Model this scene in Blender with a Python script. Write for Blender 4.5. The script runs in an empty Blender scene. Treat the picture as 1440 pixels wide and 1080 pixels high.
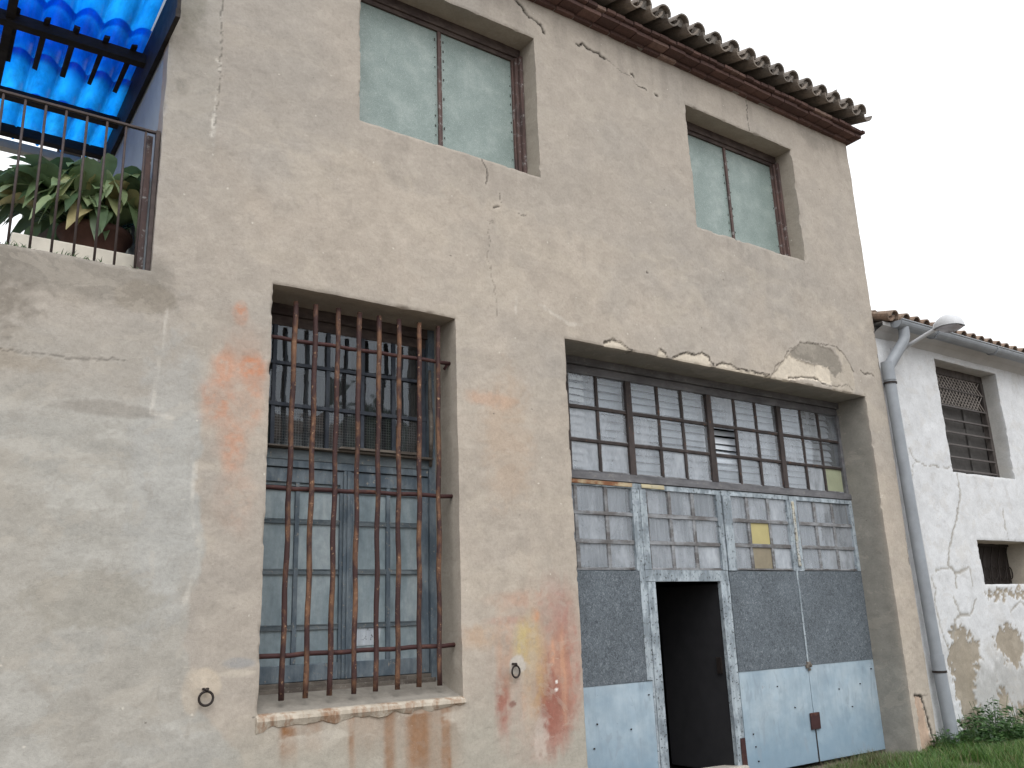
import bpy, math, random
import numpy as np
from mathutils import Vector, Matrix
random.seed(7)
rnd = random.random
def ru(a, b): return a + (b - a) * rnd()
scene = bpy.context.scene
col = scene.collection

# ------------------------------------------------------------------ noise
def hsh(ix, iy, s):
    v = np.sin(ix * 127.1 + iy * 311.7 + s * 74.7) * 43758.5453
    return v - np.floor(v)
def vn(x, y, s=0):
    xi = np.floor(x); yi = np.floor(y); fx = x - xi; fy = y - yi
    fx = fx * fx * (3 - 2 * fx); fy = fy * fy * (3 - 2 * fy)
    a = hsh(xi, yi, s); b = hsh(xi + 1, yi, s); c = hsh(xi, yi + 1, s); d = hsh(xi + 1, yi + 1, s)
    return (a + (b - a) * fx) * (1 - fy) + (c + (d - c) * fx) * fy
def fbm(x, y, sc, o=4, s=0):
    t = 0; a = .5; n = 0
    for i in range(o):
        t = t + a * vn(x * sc + 13.7 * i, y * sc - 7.3 * i, s + i * 3.1); n += a; a *= .55; sc *= 2.03
    return t / n
def sm(a, b, x):
    t = np.clip((x - a) / (b - a), 0, 1); return t * t * (3 - 2 * t)
def inpoly(x, z, P):
    r = np.zeros(x.shape, bool); n = len(P)
    for i in range(n):
        x1, z1 = P[i]; x2, z2 = P[(i + 1) % n]
        if z1 == z2: continue
        c = ((z1 > z) != (z2 > z)) & (x < (x2 - x1) * (z - z1) / (z2 - z1) + x1)
        r ^= c
    return r
def pdist(x, z, P):
    d = np.full(x.shape, 1e9)
    for (x1, z1), (x2, z2) in zip(P[:-1], P[1:]):
        dx, dz = x2 - x1, z2 - z1; L = dx * dx + dz * dz + 1e-12
        t = np.clip(((x - x1) * dx + (z - z1) * dz) / L, 0, 1)
        d = np.minimum(d, np.hypot(x - x1 - t * dx, z - z1 - t * dz))
    return d

# ------------------------------------------------------------------ materials
class NT:
    def __init__(s, name):
        m = bpy.data.materials.new(name); m.use_nodes = True
        s.m = m; s.t = m.node_tree; s.t.nodes.clear()
        s.out = s.n('ShaderNodeOutputMaterial')
    def n(s, typ, **kw):
        o = s.t.nodes.new(typ)
        for k, v in kw.items():
            if k.startswith('_'): setattr(o, k[1:], v)
        return o
    def l(s, a, b): s.t.links.new(a, b)
    def val(s, sock, v):
        if hasattr(v, 'is_output'): s.l(v, sock)
        else:
            if isinstance(v, tuple) and len(v) == 3 and sock.type == 'RGBA': v = v + (1,)
            sock.default_value = v
    def coord(s, scale=(1, 1, 1), kind='Object'):
        tc = s.n('ShaderNodeTexCoord'); mp = s.n('ShaderNodeMapping')
        mp.inputs['Scale'].default_value = scale
        s.l(tc.outputs[kind], mp.inputs['Vector']); return mp.outputs[0]
    def noise(s, scale, detail=5, rough=.6, vec=None, dist=0):
        o = s.n('ShaderNodeTexNoise'); o.inputs['Scale'].default_value = scale
        o.inputs['Detail'].default_value = detail; o.inputs['Roughness'].default_value = rough
        o.inputs['Distortion'].default_value = dist
        s.l(vec if vec is not None else s.coord(), o.inputs['Vector']); return o.outputs['Fac']
    def ramp(s, fac, stops):
        o = s.n('ShaderNodeValToRGB'); s.l(fac, o.inputs[0]); e = o.color_ramp.elements
        while len(e) < len(stops): e.new(.5)
        for i, (p, c) in enumerate(stops):
            e[i].position = p; e[i].color = (c if isinstance(c, tuple) else (c, c, c)) + (1,)
        return o.outputs[0]
    def mix(s, fac, a, b, mode='MIX'):
        o = s.n('ShaderNodeMix'); o.data_type = 'RGBA'; o.blend_type = mode
        s.val(o.inputs[0], fac); s.val(o.inputs[6], a); s.val(o.inputs[7], b); return o.outputs[2]
    def math(s, op, a, b=0.):
        o = s.n('ShaderNodeMath'); o.operation = op; s.val(o.inputs[0], a); s.val(o.inputs[1], b); return o.outputs[0]
    def island(s): return s.n('ShaderNodeNewGeometry').outputs['Random Per Island']
    def bump(s, h, strength=.3, dist=.01):
        o = s.n('ShaderNodeBump'); o.inputs['Strength'].default_value = strength; o.inputs['Distance'].default_value = dist
        s.l(h, o.inputs['Height']); return o.outputs[0]
    def bsdf(s, color, rough=.8, metal=0., normal=None, spec=.3):
        o = s.n('ShaderNodeBsdfPrincipled'); s.val(o.inputs['Base Color'], color); s.val(o.inputs['Roughness'], rough)
        s.val(o.inputs['Metallic'], metal); o.inputs['Specular IOR Level'].default_value = spec
        if normal is not None: s.l(normal, o.inputs['Normal'])
        return o.outputs[0]
    def done(s, sh): s.l(sh, s.out.inputs[0]); return s.m

def m_plaster(name, grain=1.):
    t = NT(name)
    at = t.n('ShaderNodeAttribute'); at.attribute_name = 'col'
    f = t.noise(38, 6, .7); b = t.noise(6, 5, .62); g = t.noise(170, 3, .6)
    v = t.ramp(f, [(.25, .86), (.5, 1.0), (.78, 1.10)])
    c = t.mix(1., at.outputs['Color'], v, 'MULTIPLY')
    c = t.mix(1., c, t.ramp(b, [(.3, .92), (.7, 1.07)]), 'MULTIPLY')
    c = t.mix(1., c, t.ramp(g, [(.3, .94), (.7, 1.05)]), 'MULTIPLY')
    # scattered pale nicks
    sp = t.ramp(t.noise(55, 2, .5, t.coord((1, 1, 2.2))), [(.70, 0.), (.76, 1.)])
    c = t.mix(t.math('MULTIPLY', sp, .28), c, (.62, .57, .5))
    co = t.coord((1, 1, 1))
    # trowel scratches and sharp-edged thin skims
    for sc, vec, lo, hi, cc, k in ((9, (.9, 1, 5.5), .655, .70, (.55, .50, .43), .30), (7, (1, 1, 4.), .66, .70, (.20, .18, .155), .30), (3.1, (1, 1, 1.5), .56, .575, (.43, .39, .335), .22), (4.3, (1.2, 1, 1), .60, .612, (.265, .24, .21), .20)):
        mk = t.ramp(t.noise(sc, 9, .62, t.coord(vec), .6), [(lo, 0.), (hi, 1.)]); c = t.mix(t.math('MULTIPLY', mk, k * grain), c, cc)
    vo = t.n('ShaderNodeTexVoronoi'); vo.inputs['Scale'].default_value = 5.5; t.l(co, vo.inputs['Vector'])
    nick = t.ramp(t.math('ADD', vo.outputs['Distance'], t.math('MULTIPLY', t.noise(40, 3, .6), .16)), [(.10, 1.), (.135, 0.)]); c = t.mix(t.math('MULTIPLY', nick, .55 * grain), c, (.66, .62, .55))
    vo2 = t.n('ShaderNodeTexVoronoi'); vo2.inputs['Scale'].default_value = 3.3; t.l(t.coord((1, 1, 1.3)), vo2.inputs['Vector'])
    hole = t.ramp(t.math('ADD', vo2.outputs['Distance'], t.math('MULTIPLY', t.noise(60, 3, .6), .10)), [(.065, 1.), (.085, 0.)]); c = t.mix(t.math('MULTIPLY', hole, .7 * grain), c, (.12, .105, .09))
    h = t.math('ADD', t.math('MULTIPLY', f, .6), t.math('ADD', t.math('MULTIPLY', g, .35), t.math('MULTIPLY', b, .8)))
    return t.done(t.bsdf(c, .92, 0, t.bump(h, .42 * grain, .012), .15))

def m_wood(name, c1, c2, c3=None, along='z', scale=9., lo=.42, hi=.6, rough=.75, c3t=.6):
    t = NT(name)
    st = {'z': (1, 1, .12), 'x': (.12, 1, 1), 'y': (1, .12, 1)}[along]
    f = t.noise(scale * 3, 6, .65, t.coord(st)); p = t.noise(scale, 6, .7, t.coord(tuple(.5 + .5 * a for a in st)))
    c = t.mix(t.ramp(p, [(lo, 0.), (hi, 1.)]), c1, c2)
    if c3: c = t.mix(t.ramp(t.noise(scale * 4.3, 5, .7), [(c3t, 0.), (c3t + .08, 1.)]), c, c3)
    c = t.mix(1., c, t.ramp(f, [(.25, .68), (.75, 1.22)]), 'MULTIPLY')
    return t.done(t.bsdf(c, rough, 0, t.bump(f, .4, .006), .3))

def m_simple(name, c, rough=.8, metal=0., var=.25, scale=14, bump=.25, spec=.3):
    t = NT(name); f = t.noise(scale, 6, .65)
    c = t.mix(1., c, t.ramp(f, [(.25, 1 - var), (.75, 1 + var)]), 'MULTIPLY')
    return t.done(t.bsdf(c, rough, metal, t.bump(f, bump, .006), spec))

def m_island(name, stops, rough=.85, dirt=(.05, .048, .045), amt=.5, spec=.2):
    t = NT(name); c = t.ramp(t.island(), stops); f = t.noise(16, 6, .7)
    c = t.mix(t.math('MULTIPLY', t.ramp(f, [(.42, 0.), (.66, 1.)]), amt), c, dirt)
    g = t.noise(70, 4, .6); c = t.mix(1., c, t.ramp(g, [(.25, .75), (.75, 1.2)]), 'MULTIPLY')
    return t.done(t.bsdf(c, rough, 0, t.bump(g, .5, .006), spec))

def m_glass(name, dust=.12, tint=(.86, .9, .9), dustcol=(.3, .31, .32), refl=1.7):
    t = NT(name)
    fr = t.n('ShaderNodeFresnel'); fr.inputs['IOR'].default_value = 1.5
    tr = t.n('ShaderNodeBsdfTransparent'); t.val(tr.inputs[0], tint)
    gl = t.n('ShaderNodeBsdfGlossy'); gl.inputs['Roughness'].default_value = .03; t.val(gl.inputs[0], (.86, .93, 1.0))
    wv = t.bump(t.noise(5, 2, .5), .05, .02); t.l(wv, gl.inputs['Normal'])
    m1 = t.n('ShaderNodeMixShader'); t.l(t.math('MULTIPLY', fr.outputs[0], refl), m1.inputs[0])
    t.l(tr.outputs[0], m1.inputs[1]); t.l(gl.outputs[0], m1.inputs[2])
    df = t.n('ShaderNodeBsdfDiffuse'); t.val(df.inputs[0], dustcol)
    m2 = t.n('ShaderNodeMixShader')
    dn = t.ramp(t.noise(4, 6, .7, t.coord((1, 1, .5))), [(.3, dust * .45), (.7, min(1, dust * 1.8))])
    dn = t.math('MULTIPLY', dn, t.ramp(t.island(), [(0, .55), (1, 1.45)])); t.l(dn, m2.inputs[0]); t.l(m1.outputs[0], m2.inputs[1]); t.l(df.outputs[0], m2.inputs[2])
    return t.done(m2.outputs[0])

M = {}
M['plaster'] = m_plaster('beige_plaster')
M['whitewash'] = m_plaster('whitewash', .7)
M['inner'] = m_simple('dark_interior', (.055, .052, .05), .9)
M['bluewall'] = m_simple('bluish_wall', (.30, .33, .36), .9, var=.12, scale=5)
M['rust'] = m_wood('rusty_iron', (.045, .021, .020), (.155, .08, .045), (.29, .18, .11), 'z', 7, .48, .62, .7)
M['rustx'] = m_wood('rusty_iron_rail', (.045, .018, .018), (.11, .048, .032), None, 'x', 9, .52, .68, .7)
M['bluewood'] = m_wood('faded_blue_wood', (.075, .10, .125), (.14, .17, .195), (.23, .22, .20), 'z', 6)
M['bluewoodx'] = m_wood('faded_blue_wood_rail', (.07, .09, .105), (.13, .155, .17), (.24, .22, .19), 'x', 6)
M['darkbluewood'] = m_wood('dark_blue_wood', (.028, .035, .048), (.055, .064, .08), None, 'z', 6)
M['greywood'] = m_wood('weathered_wood', (.085, .072, .062), (.16, .14, .12), (.24, .22, .2), 'x', 7)
M['brownpost'] = m_wood('brown_post', (.036, .029, .028), (.065, .052, .05), (.16, .075, .04), 'z', 6, .45, .65)
M['darkhead'] = m_wood('dark_head', (.05, .036, .034), (.09, .07, .062), None, 'x', 7)
M['palepaint'] = m_wood('pale_blue_peeling_paint', (.35, .40, .44), (.20, .235, .265), (.055, .06, .065), 'z', 7, .44, .56, c3t=.565)
M['palepaintx'] = m_wood('pale_blue_peeling_rail', (.30, .36, .41), (.21, .245, .28), (.07, .07, .07), 'x', 7)
M['muntin'] = m_wood('grey_muntin', (.12, .115, .115), (.24, .25, .265), (.36, .37, .38), 'x', 8)
M['rustframe'] = m_wood('rusty_frame', (.075, .052, .05), (.12, .075, .066), (.25, .245, .24), 'z', 4, .42, .62, c3t=.565)
M['graypaint'] = m_wood('grey_painted_wood', (.10, .10, .108), (.155, .155, .165), (.23, .22, .21), 'x', 5)
M['yellowpane'] = m_simple('yellow_board', (.40, .35, .165), .55, var=.1, scale=5)
M['greenpane'] = m_simple('greenish_board', (.27, .29, .20), .6, var=.15, scale=6)
M['brownpane'] = m_simple('brownish_pane', (.22, .19, .135), .5, var=.2, scale=6)
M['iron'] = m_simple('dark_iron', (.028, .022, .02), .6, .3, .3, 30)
M['railing'] = m_simple('railing_iron', (.06, .045, .042), .65, .1, .35, 20)
M['darkwood'] = m_wood('dark_beam', (.018, .014, .013), (.035, .028, .025), None, 'x', 6)
M['pipe'] = m_simple('grey_plastic_pipe', (.235, .255, .28), .5, 0, .16, 5, .05, .4)
M['lampshell'] = m_simple('lamp_shell', (.50, .51, .53), .45, 0, .08, 9, .03, .4)
M['lamplens'] = m_simple('lamp_lens', (.34, .33, .36), .25, 0, .1, 9, .02, .5)
M['cream'] = m_simple('cream_block', (.60, .56, .48), .85, 0, .12, 6)
M['terracotta'] = m_simple('terracotta', (.085, .042, .033), .8, 0, .25, 8)
M['soil'] = m_simple('soil', (.04, .03, .022), .95)
M['slat'] = m_simple('grey_slat', (.62, .66, .71), .55, 0, .12, 4, .05)
M['litslat'] = m_simple('lit_slat', (.86, .87, .88), .5, 0, .08, 5, .05)
M['curtain'] = m_simple('grey_curtain', (.30, .325, .355), .95, 0, .10, 3, .05, .1)
M['lace'] = m_wood('pale_curtain', (.03, .034, .042), (.045, .05, .06), None, 'z', 8, rough=.9)
M['glass'] = m_glass('window_glass', .04, refl=1.7)
M['dustyglass'] = m_glass('dusty_glass', .30, (.92, .94, .95), (.48, .515, .56), 1.7)
M['tile'] = m_island('roof_tile', [(0, (.19, .172, .155)), (.5, (.24, .21, .185)), (1, (.30, .255, .215))], .9, (.125, .116, .105), .5)
M['tile_w'] = m_island('brown_roof_tile', [(0, (.20, .135, .10)), (.5, (.26, .185, .14)), (1, (.32, .245, .19))], .9, (.11, .095, .08), .6)
M['brick'] = m_island('cornice_brick', [(0, (.095, .058, .052)), (.6, (.13, .078, .068)), (.92, (.17, .105, .09)), (1, (.30, .215, .18))], .9, (.07, .05, .048), .5)
M['mortar'] = m_simple('mortar', (.20, .185, .17), .95)

def m_felt():
    t = NT('speckled_felt'); n1 = t.noise(34, 5, .78, None, 1.6); n2 = t.noise(3, 4, .6)
    c = t.ramp(n1, [(.34, (.052, .063, .075)), (.52, (.118, .138, .158)), (.68, (.245, .272, .30))])
    c = t.mix(1., c, t.ramp(n2, [(.3, .85), (.7, 1.12)]), 'MULTIPLY')
    return t.done(t.bsdf(c, .85, 0, t.bump(n1, .8, .01), .25))
M['felt'] = m_felt()
def m_sheet():
    t = NT('pale_blue_sheet'); n1 = t.noise(3.2, 6, .62); n2 = t.noise(26, 5, .7)
    c = t.ramp(n1, [(.28, (.235, .315, .385)), (.5, (.315, .395, .46)), (.72, (.385, .455, .505))])
    sx = t.n('ShaderNodeSeparateXYZ'); t.l(t.coord(), sx.inputs[0])
    stv = t.ramp(t.noise(14, 5, .65, t.coord((1, 1, .07))), [(.35, .93), (.65, 1.05)]); c = t.mix(1., c, stv, 'MULTIPLY')
    sm_ = t.ramp(t.noise(2.2, 8, .68, t.coord((1, 1, .6)), 1.5), [(.52, 0.), (.62, 1.)]); c = t.mix(t.math('MULTIPLY', sm_, .35), c, (.24, .30, .355))
    rs = t.ramp(t.noise(11, 6, .75), [(.66, 0.), (.70, 1.)]); c = t.mix(t.math('MULTIPLY', rs, .5), c, (.20, .13, .09))
    low = t.ramp(t.math('ADD', sx.outputs[2], t.math('MULTIPLY', t.noise(5, 5, .7), .55)), [(.48, 1.), (.92, 0.)])
    c = t.mix(t.math('MULTIPLY', low, .75), c, (.17, .255, .33))
    dk = t.ramp(n2, [(.66, 0.), (.72, 1.)]); c = t.mix(t.math('MULTIPLY', dk, .45), c, (.12, .14, .16))
    sc = t.ramp(t.noise(7, 3, .5, t.coord((1, 1, .35)), 2.), [(.6, 0.), (.66, 1.)]); c = t.mix(t.math('MULTIPLY', sc, .38), c, (.22, .265, .31))
    return t.done(t.bsdf(c, .5, 0, t.bump(t.noise(1.7, 3, .5), .5, .08), .35))
M['sheet'] = m_sheet()
def m_wired():
    t = NT('wired_glass_sheet'); a = t.noise(3.5, 5, .65); b = t.noise(55, 5, .85, t.coord((1, 1, .6)), 3.5); e = t.noise(140, 3, .6)
    c = t.ramp(a, [(.3, (.135, .185, .172)), (.52, (.185, .24, .225)), (.72, (.275, .325, .31))])
    fl = t.ramp(b, [(.51, 0.), (.60, 1.)]); c = t.mix(t.math('MULTIPLY', fl, .55), c, (.42, .47, .455))
    c = t.mix(1., c, t.ramp(e, [(.25, .86), (.75, 1.12)]), 'MULTIPLY')
    return t.done(t.bsdf(c, .38, 0, t.bump(b, .35, .006), .45))
M['wired'] = m_wired()
def m_shutter():
    t = NT('dusty_blue_panel'); a = t.noise(4, 6, .7, t.coord((1, 1, .3))); b = t.noise(18, 6, .7)
    c = t.ramp(a, [(.3, (.115, .155, .18)), (.5, (.205, .255, .28)), (.7, (.34, .385, .405))])
    c = t.mix(1., c, t.ramp(b, [(.25, .8), (.75, 1.15)]), 'MULTIPLY')
    return t.done(t.bsdf(c, .28, 0, None, .5))
M['shutter'] = m_shutter()
def m_blue():
    t = NT('blue_plastic'); n = t.noise(5, 5, .6, t.coord((1, .4, 1)))
    c = t.ramp(n, [(.3, (.002, .22, .78)), (.7, (.015, .37, .95))])
    c = t.mix(1., c, t.ramp(t.noise(7, 6, .7, t.coord((1, .35, 1))), [(.35, .62), (.6, 1.05)]), 'MULTIPLY')
    tl = t.n('ShaderNodeBsdfTranslucent'); t.l(c, tl.inputs[0])
    df = t.n('ShaderNodeBsdfDiffuse'); t.val(df.inputs[0], (.0, .10, .42))
    gl = t.n('ShaderNodeBsdfGlossy'); gl.inputs['Roughness'].default_value = .25
    m1 = t.n('ShaderNodeMixShader'); m1.inputs[0].default_value = .10; t.l(tl.outputs[0], m1.inputs[1]); t.l(df.outputs[0], m1.inputs[2])
    m2 = t.n('ShaderNodeMixShader'); m2.inputs[0].default_value = .05; t.l(m1.outputs[0], m2.inputs[1]); t.l(gl.outputs[0], m2.inputs[2])
    return t.done(m2.outputs[0])
M['blue'] = m_blue()
def m_leaf(name, stops, trans=.3):
    t = NT(name); c = t.ramp(t.island(), stops); f = t.noise(9, 4, .6)
    c = t.mix(1., c, t.ramp(f, [(.25, .75), (.75, 1.25)]), 'MULTIPLY')
    b = t.n('ShaderNodeBsdfPrincipled'); t.l(c, b.inputs['Base Color']); b.inputs['Roughness'].default_value = .45
    tl = t.n('ShaderNodeBsdfTranslucent'); t.l(c, tl.inputs[0])
    m = t.n('ShaderNodeMixShader'); m.inputs[0].default_value = trans; t.l(b.outputs[0], m.inputs[1]); t.l(tl.outputs[0], m.inputs[2])
    return t.done(m.outputs[0])
M['leaf'] = m_leaf('plant_leaf', [(0, (.07, .125, .062)), (.5, (.19, .275, .135)), (.85, (.35, .42, .22)), (.95, (.42, .41, .20)), (1, (.36, .26, .13))])
M['grass'] = m_leaf('grass_blade', [(0, (.036, .095, .018)), (.6, (.085, .185, .035)), (.88, (.14, .23, .055)), (1, (.24, .21, .11))])
M['weed'] = m_leaf('weed_leaf', [(0, (.024, .062, .02)), (.6, (.055, .125, .036)), (1, (.10, .17, .06))])
M['drygrass'] = m_leaf('dry_grass', [(0, (.09, .10, .04)), (.6, (.16, .14, .075)), (1, (.22, .18, .12))])
def m_ground():
    t = NT('dirt_ground'); a = t.noise(.8, 6, .65); b = t.noise(22, 6, .7)
    c = t.ramp(a, [(.35, (.13, .108, .085)), (.6, (.19, .16, .13))])
    c = t.mix(1., c, t.ramp(b, [(.25, .65), (.75, 1.25)]), 'MULTIPLY')
    return t.done(t.bsdf(c, .95, 0, t.bump(b, .6, .02), .15))
M['ground'] = m_ground()
M['hill'] = m_simple('wooded_hill', (.045, .06, .035), .95, 0, .4, .06)
M['farwhite'] = m_simple('far_white_wall', (.72, .70, .66), .9, 0, .08, 1)
M['farwin'] = m_simple('far_window', (.05, .05, .06), .3)

# ------------------------------------------------------------------ mesh building
class MB:
    def __init__(s): s.v = []; s.f = []; s.m = []; s.mi = 0
    def add(s, vs, fs):
        o = len(s.v); s.v += [tuple(p) for p in vs]; s.f += [tuple(i + o for i in f) for f in fs]; s.m += [s.mi] * len(fs); return s
    def box(s, x0, x1, y0, y1, z0, z1, j=0., rot=0.):
        P = [[x, y, z] for x in (x0, x1) for y in (y0, y1) for z in (z0, z1)]
        if j: P = [[c + ru(-j, j) for c in p] for p in P]
        if rot:
            cx, cz = (x0 + x1) / 2, (z0 + z1) / 2; c, q = math.cos(rot), math.sin(rot)
            P = [[cx + (p[0] - cx) * c - (p[2] - cz) * q, p[1], cz + (p[0] - cx) * q + (p[2] - cz) * c] for p in P]
        return s.add(P, [(0, 1, 3, 2), (4, 6, 7, 5), (0, 4, 5, 1), (2, 3, 7, 6), (0, 2, 6, 4), (1, 5, 7, 3)])
    def tube(s, pts, r, n=10, cap=True):
        pts = [Vector(p) for p in pts]; R = r if isinstance(r, (list, tuple)) else [r] * len(pts)
        rings = []; up = None
        for i, p in enumerate(pts):
            d = (pts[min(i + 1, len(pts) - 1)] - pts[max(i - 1, 0)]).normalized()
            if up is None: up = Vector((0, 0, 1)) if abs(d.z) < .9 else Vector((1, 0, 0))
            a = d.cross(up).normalized(); b = a.cross(d).normalized(); up = b
            rings.append([p + R[i] * (math.cos(t * 2 * math.pi / n) * a + math.sin(t * 2 * math.pi / n) * b) for t in range(n)])
        o = [v for r_ in rings for v in r_]
        f = [(i * n + k, i * n + (k + 1) % n, (i + 1) * n + (k + 1) % n, (i + 1) * n + k) for i in range(len(pts) - 1) for k in range(n)]
        if cap: f += [tuple(range(n - 1, -1, -1)), tuple((len(pts) - 1) * n + k for k in range(n))]
        return s.add(o, f)
    def lathe(s, prof, c, n=24):
        v = [(c[0] + r * math.cos(2 * math.pi * k / n), c[1] + r * math.sin(2 * math.pi * k / n), c[2] + z) for r, z in prof for k in range(n)]
        return s.add(v, [(i * n + k, i * n + (k + 1) % n, (i + 1) * n + (k + 1) % n, (i + 1) * n + k) for i in range(len(prof) - 1) for k in range(n)])
    def build(s, name, mat, parent=None, smooth=False, bevel=0.):
        me = bpy.data.meshes.new(name); me.from_pydata(s.v, [], s.f); me.update()
        o = bpy.data.objects.new(name, me); col.objects.link(o)
        for m_ in (mat if isinstance(mat, list) else [mat]): me.materials.append(m_)
        if any(s.m): me.polygons.foreach_set('material_index', s.m)
        if smooth: me.polygons.foreach_set('use_smooth', [True] * len(me.polygons))
        if bevel:
            b = o.modifiers.new('bevel', 'BEVEL'); b.width = bevel; b.segments = 2; b.limit_method = 'ANGLE'
        if parent: par(o, parent)
        return o
def wloc(o):
    v = Vector(o.location)
    return v + (wloc(o.parent) - wloc_pi(o) if o.parent else Vector())
def wloc_pi(o): return -o.matrix_parent_inverse.translation
def par(o, p):
    o.parent = p; o.matrix_parent_inverse = Matrix.Translation(-wloc(p))
def tag(o, label=None, cat=None, group=None, kind=None):
    if label: o['label'] = label
    if cat: o['category'] = cat
    if group: o['group'] = group
    if kind: o['kind'] = kind
    return o
def empty(name, loc, label, cat, group=None):
    o = bpy.data.objects.new(name, None); col.objects.link(o); o.location = loc; o.empty_display_size = .2
    return tag(o, label, cat, group)

def np_mesh(name, V, F, mat, colors=None, parent=None, smooth=True):
    me = bpy.data.meshes.new(name); nv = len(V); nf = len(F)
    me.vertices.add(nv); me.vertices.foreach_set('co', np.ascontiguousarray(V, np.float32).ravel())
    me.loops.add(nf * 4); me.loops.foreach_set('vertex_index', np.ascontiguousarray(F, np.int32).ravel())
    me.polygons.add(nf); me.polygons.foreach_set('loop_start', np.arange(0, nf * 4, 4, dtype=np.int32))
    me.polygons.foreach_set('use_smooth', np.full(nf, smooth))
    me.update(calc_edges=True)
    if colors is not None:
        a = me.attributes.new('col', 'FLOAT_COLOR', 'POINT')
        a.data.foreach_set('color', np.concatenate([colors, np.ones((nv, 1))], 1).astype(np.float32).ravel())
    me.materials.append(mat); me.validate()
    o = bpy.data.objects.new(name, me); col.objects.link(o)
    if parent: par(o, parent)
    return o

def wall(name, x0, x1, z0, z1, step, y0, ops, paint, mat, parent, fine=None):
    """plastered wall in the XZ plane with openings (xa,xb,za,zb,depth,sides); paint(x,z,dy)->col,ydisp"""
    def axis(a, b, cuts, rng):
        if rng: p = np.concatenate([np.arange(a, rng[0], .12), np.arange(rng[0], rng[1], step), np.arange(rng[1], b, .12)])
        else: p = np.arange(a, b, step)
        cuts = np.array([c for c in cuts if a < c < b] + [a, b])
        p = p[np.min(np.abs(p[:, None] - cuts[None]), 1) > step * .45]
        return np.sort(np.concatenate([p, cuts]))
    xs = axis(x0, x1, [c for o in ops for c in o[:2]], fine[0] if fine else None)
    zs = axis(z0, z1, [c for o in ops for c in o[2:4]], fine[1] if fine else None)
    X, Z = np.meshgrid(xs, zs)
    def pos(x, z):
        c, d = paint(x, z)
        e = np.full(x.shape, 1e9)
        for xa, xb, za, zb, *_ in ops:
            dx = np.maximum(np.maximum(xa - x, x - xb), 0); dz = np.maximum(np.maximum(za - z, z - zb), 0)
            e = np.minimum(e, np.hypot(dx, dz))
        w = np.exp(-(e / .05) ** 2)
        jx = (fbm(x, z, 5, 3, 41) - .5) * .011 * w; jz = (fbm(x, z, 5, 3, 57) - .5) * .011 * w
        rr = np.exp(-(e / .010) ** 2) * (.006 + .022 * sm(.55, .8, fbm(x, z, 9, 3, 77)))
        return np.stack([x + jx, y0 + d + rr, z + jz], -1), c
    P, C = pos(X, Z); nz, nx = X.shape
    cx = (xs[:-1] + xs[1:]) / 2; cz = (zs[:-1] + zs[1:]) / 2
    CX, CZ = np.meshgrid(cx, cz); keep = np.ones(CX.shape, bool)
    for xa, xb, za, zb, *_ in ops: keep &= ~((CX > xa) & (CX < xb) & (CZ > za) & (CZ < zb))
    I = np.arange(nz * nx).reshape(nz, nx)
    Fa = np.stack([I[:-1, :-1], I[:-1, 1:], I[1:, 1:], I[1:, :-1]], -1)[keep]
    used = np.zeros(nz * nx, bool); used[Fa.ravel()] = True
    mp = np.cumsum(used) - 1
    V = [P.reshape(-1, 3)[used]]; CC = [C.reshape(-1, 3)[used]]; F = [mp[Fa]]; off = int(used.sum())
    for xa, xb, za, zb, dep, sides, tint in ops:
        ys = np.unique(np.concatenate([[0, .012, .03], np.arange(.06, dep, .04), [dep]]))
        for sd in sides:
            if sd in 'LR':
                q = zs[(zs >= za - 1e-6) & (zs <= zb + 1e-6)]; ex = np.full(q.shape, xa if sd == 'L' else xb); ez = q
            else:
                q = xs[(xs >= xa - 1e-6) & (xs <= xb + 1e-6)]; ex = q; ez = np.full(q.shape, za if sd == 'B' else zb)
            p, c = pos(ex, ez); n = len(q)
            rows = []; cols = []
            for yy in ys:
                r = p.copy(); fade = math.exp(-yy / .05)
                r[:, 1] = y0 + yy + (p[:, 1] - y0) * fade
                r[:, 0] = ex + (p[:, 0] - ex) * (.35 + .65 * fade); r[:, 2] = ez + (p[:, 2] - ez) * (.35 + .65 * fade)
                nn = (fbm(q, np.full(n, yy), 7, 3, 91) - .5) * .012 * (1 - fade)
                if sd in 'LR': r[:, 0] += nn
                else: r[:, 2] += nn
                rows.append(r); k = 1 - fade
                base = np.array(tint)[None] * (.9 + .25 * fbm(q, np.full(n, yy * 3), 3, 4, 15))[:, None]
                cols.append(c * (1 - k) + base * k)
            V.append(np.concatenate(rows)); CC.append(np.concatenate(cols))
            J = np.arange(len(ys) * n).reshape(len(ys), n) + off
            f = np.stack([J[:-1, :-1], J[:-1, 1:], J[1:, 1:], J[1:, :-1]], -1).reshape(-1, 4)
            if sd in 'RB': f = f[:, ::-1]
            F.append(f); off += len(ys) * n
    return np_mesh(name, np.concatenate(V), np.concatenate(F), mat, np.concatenate(CC), parent)

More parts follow.
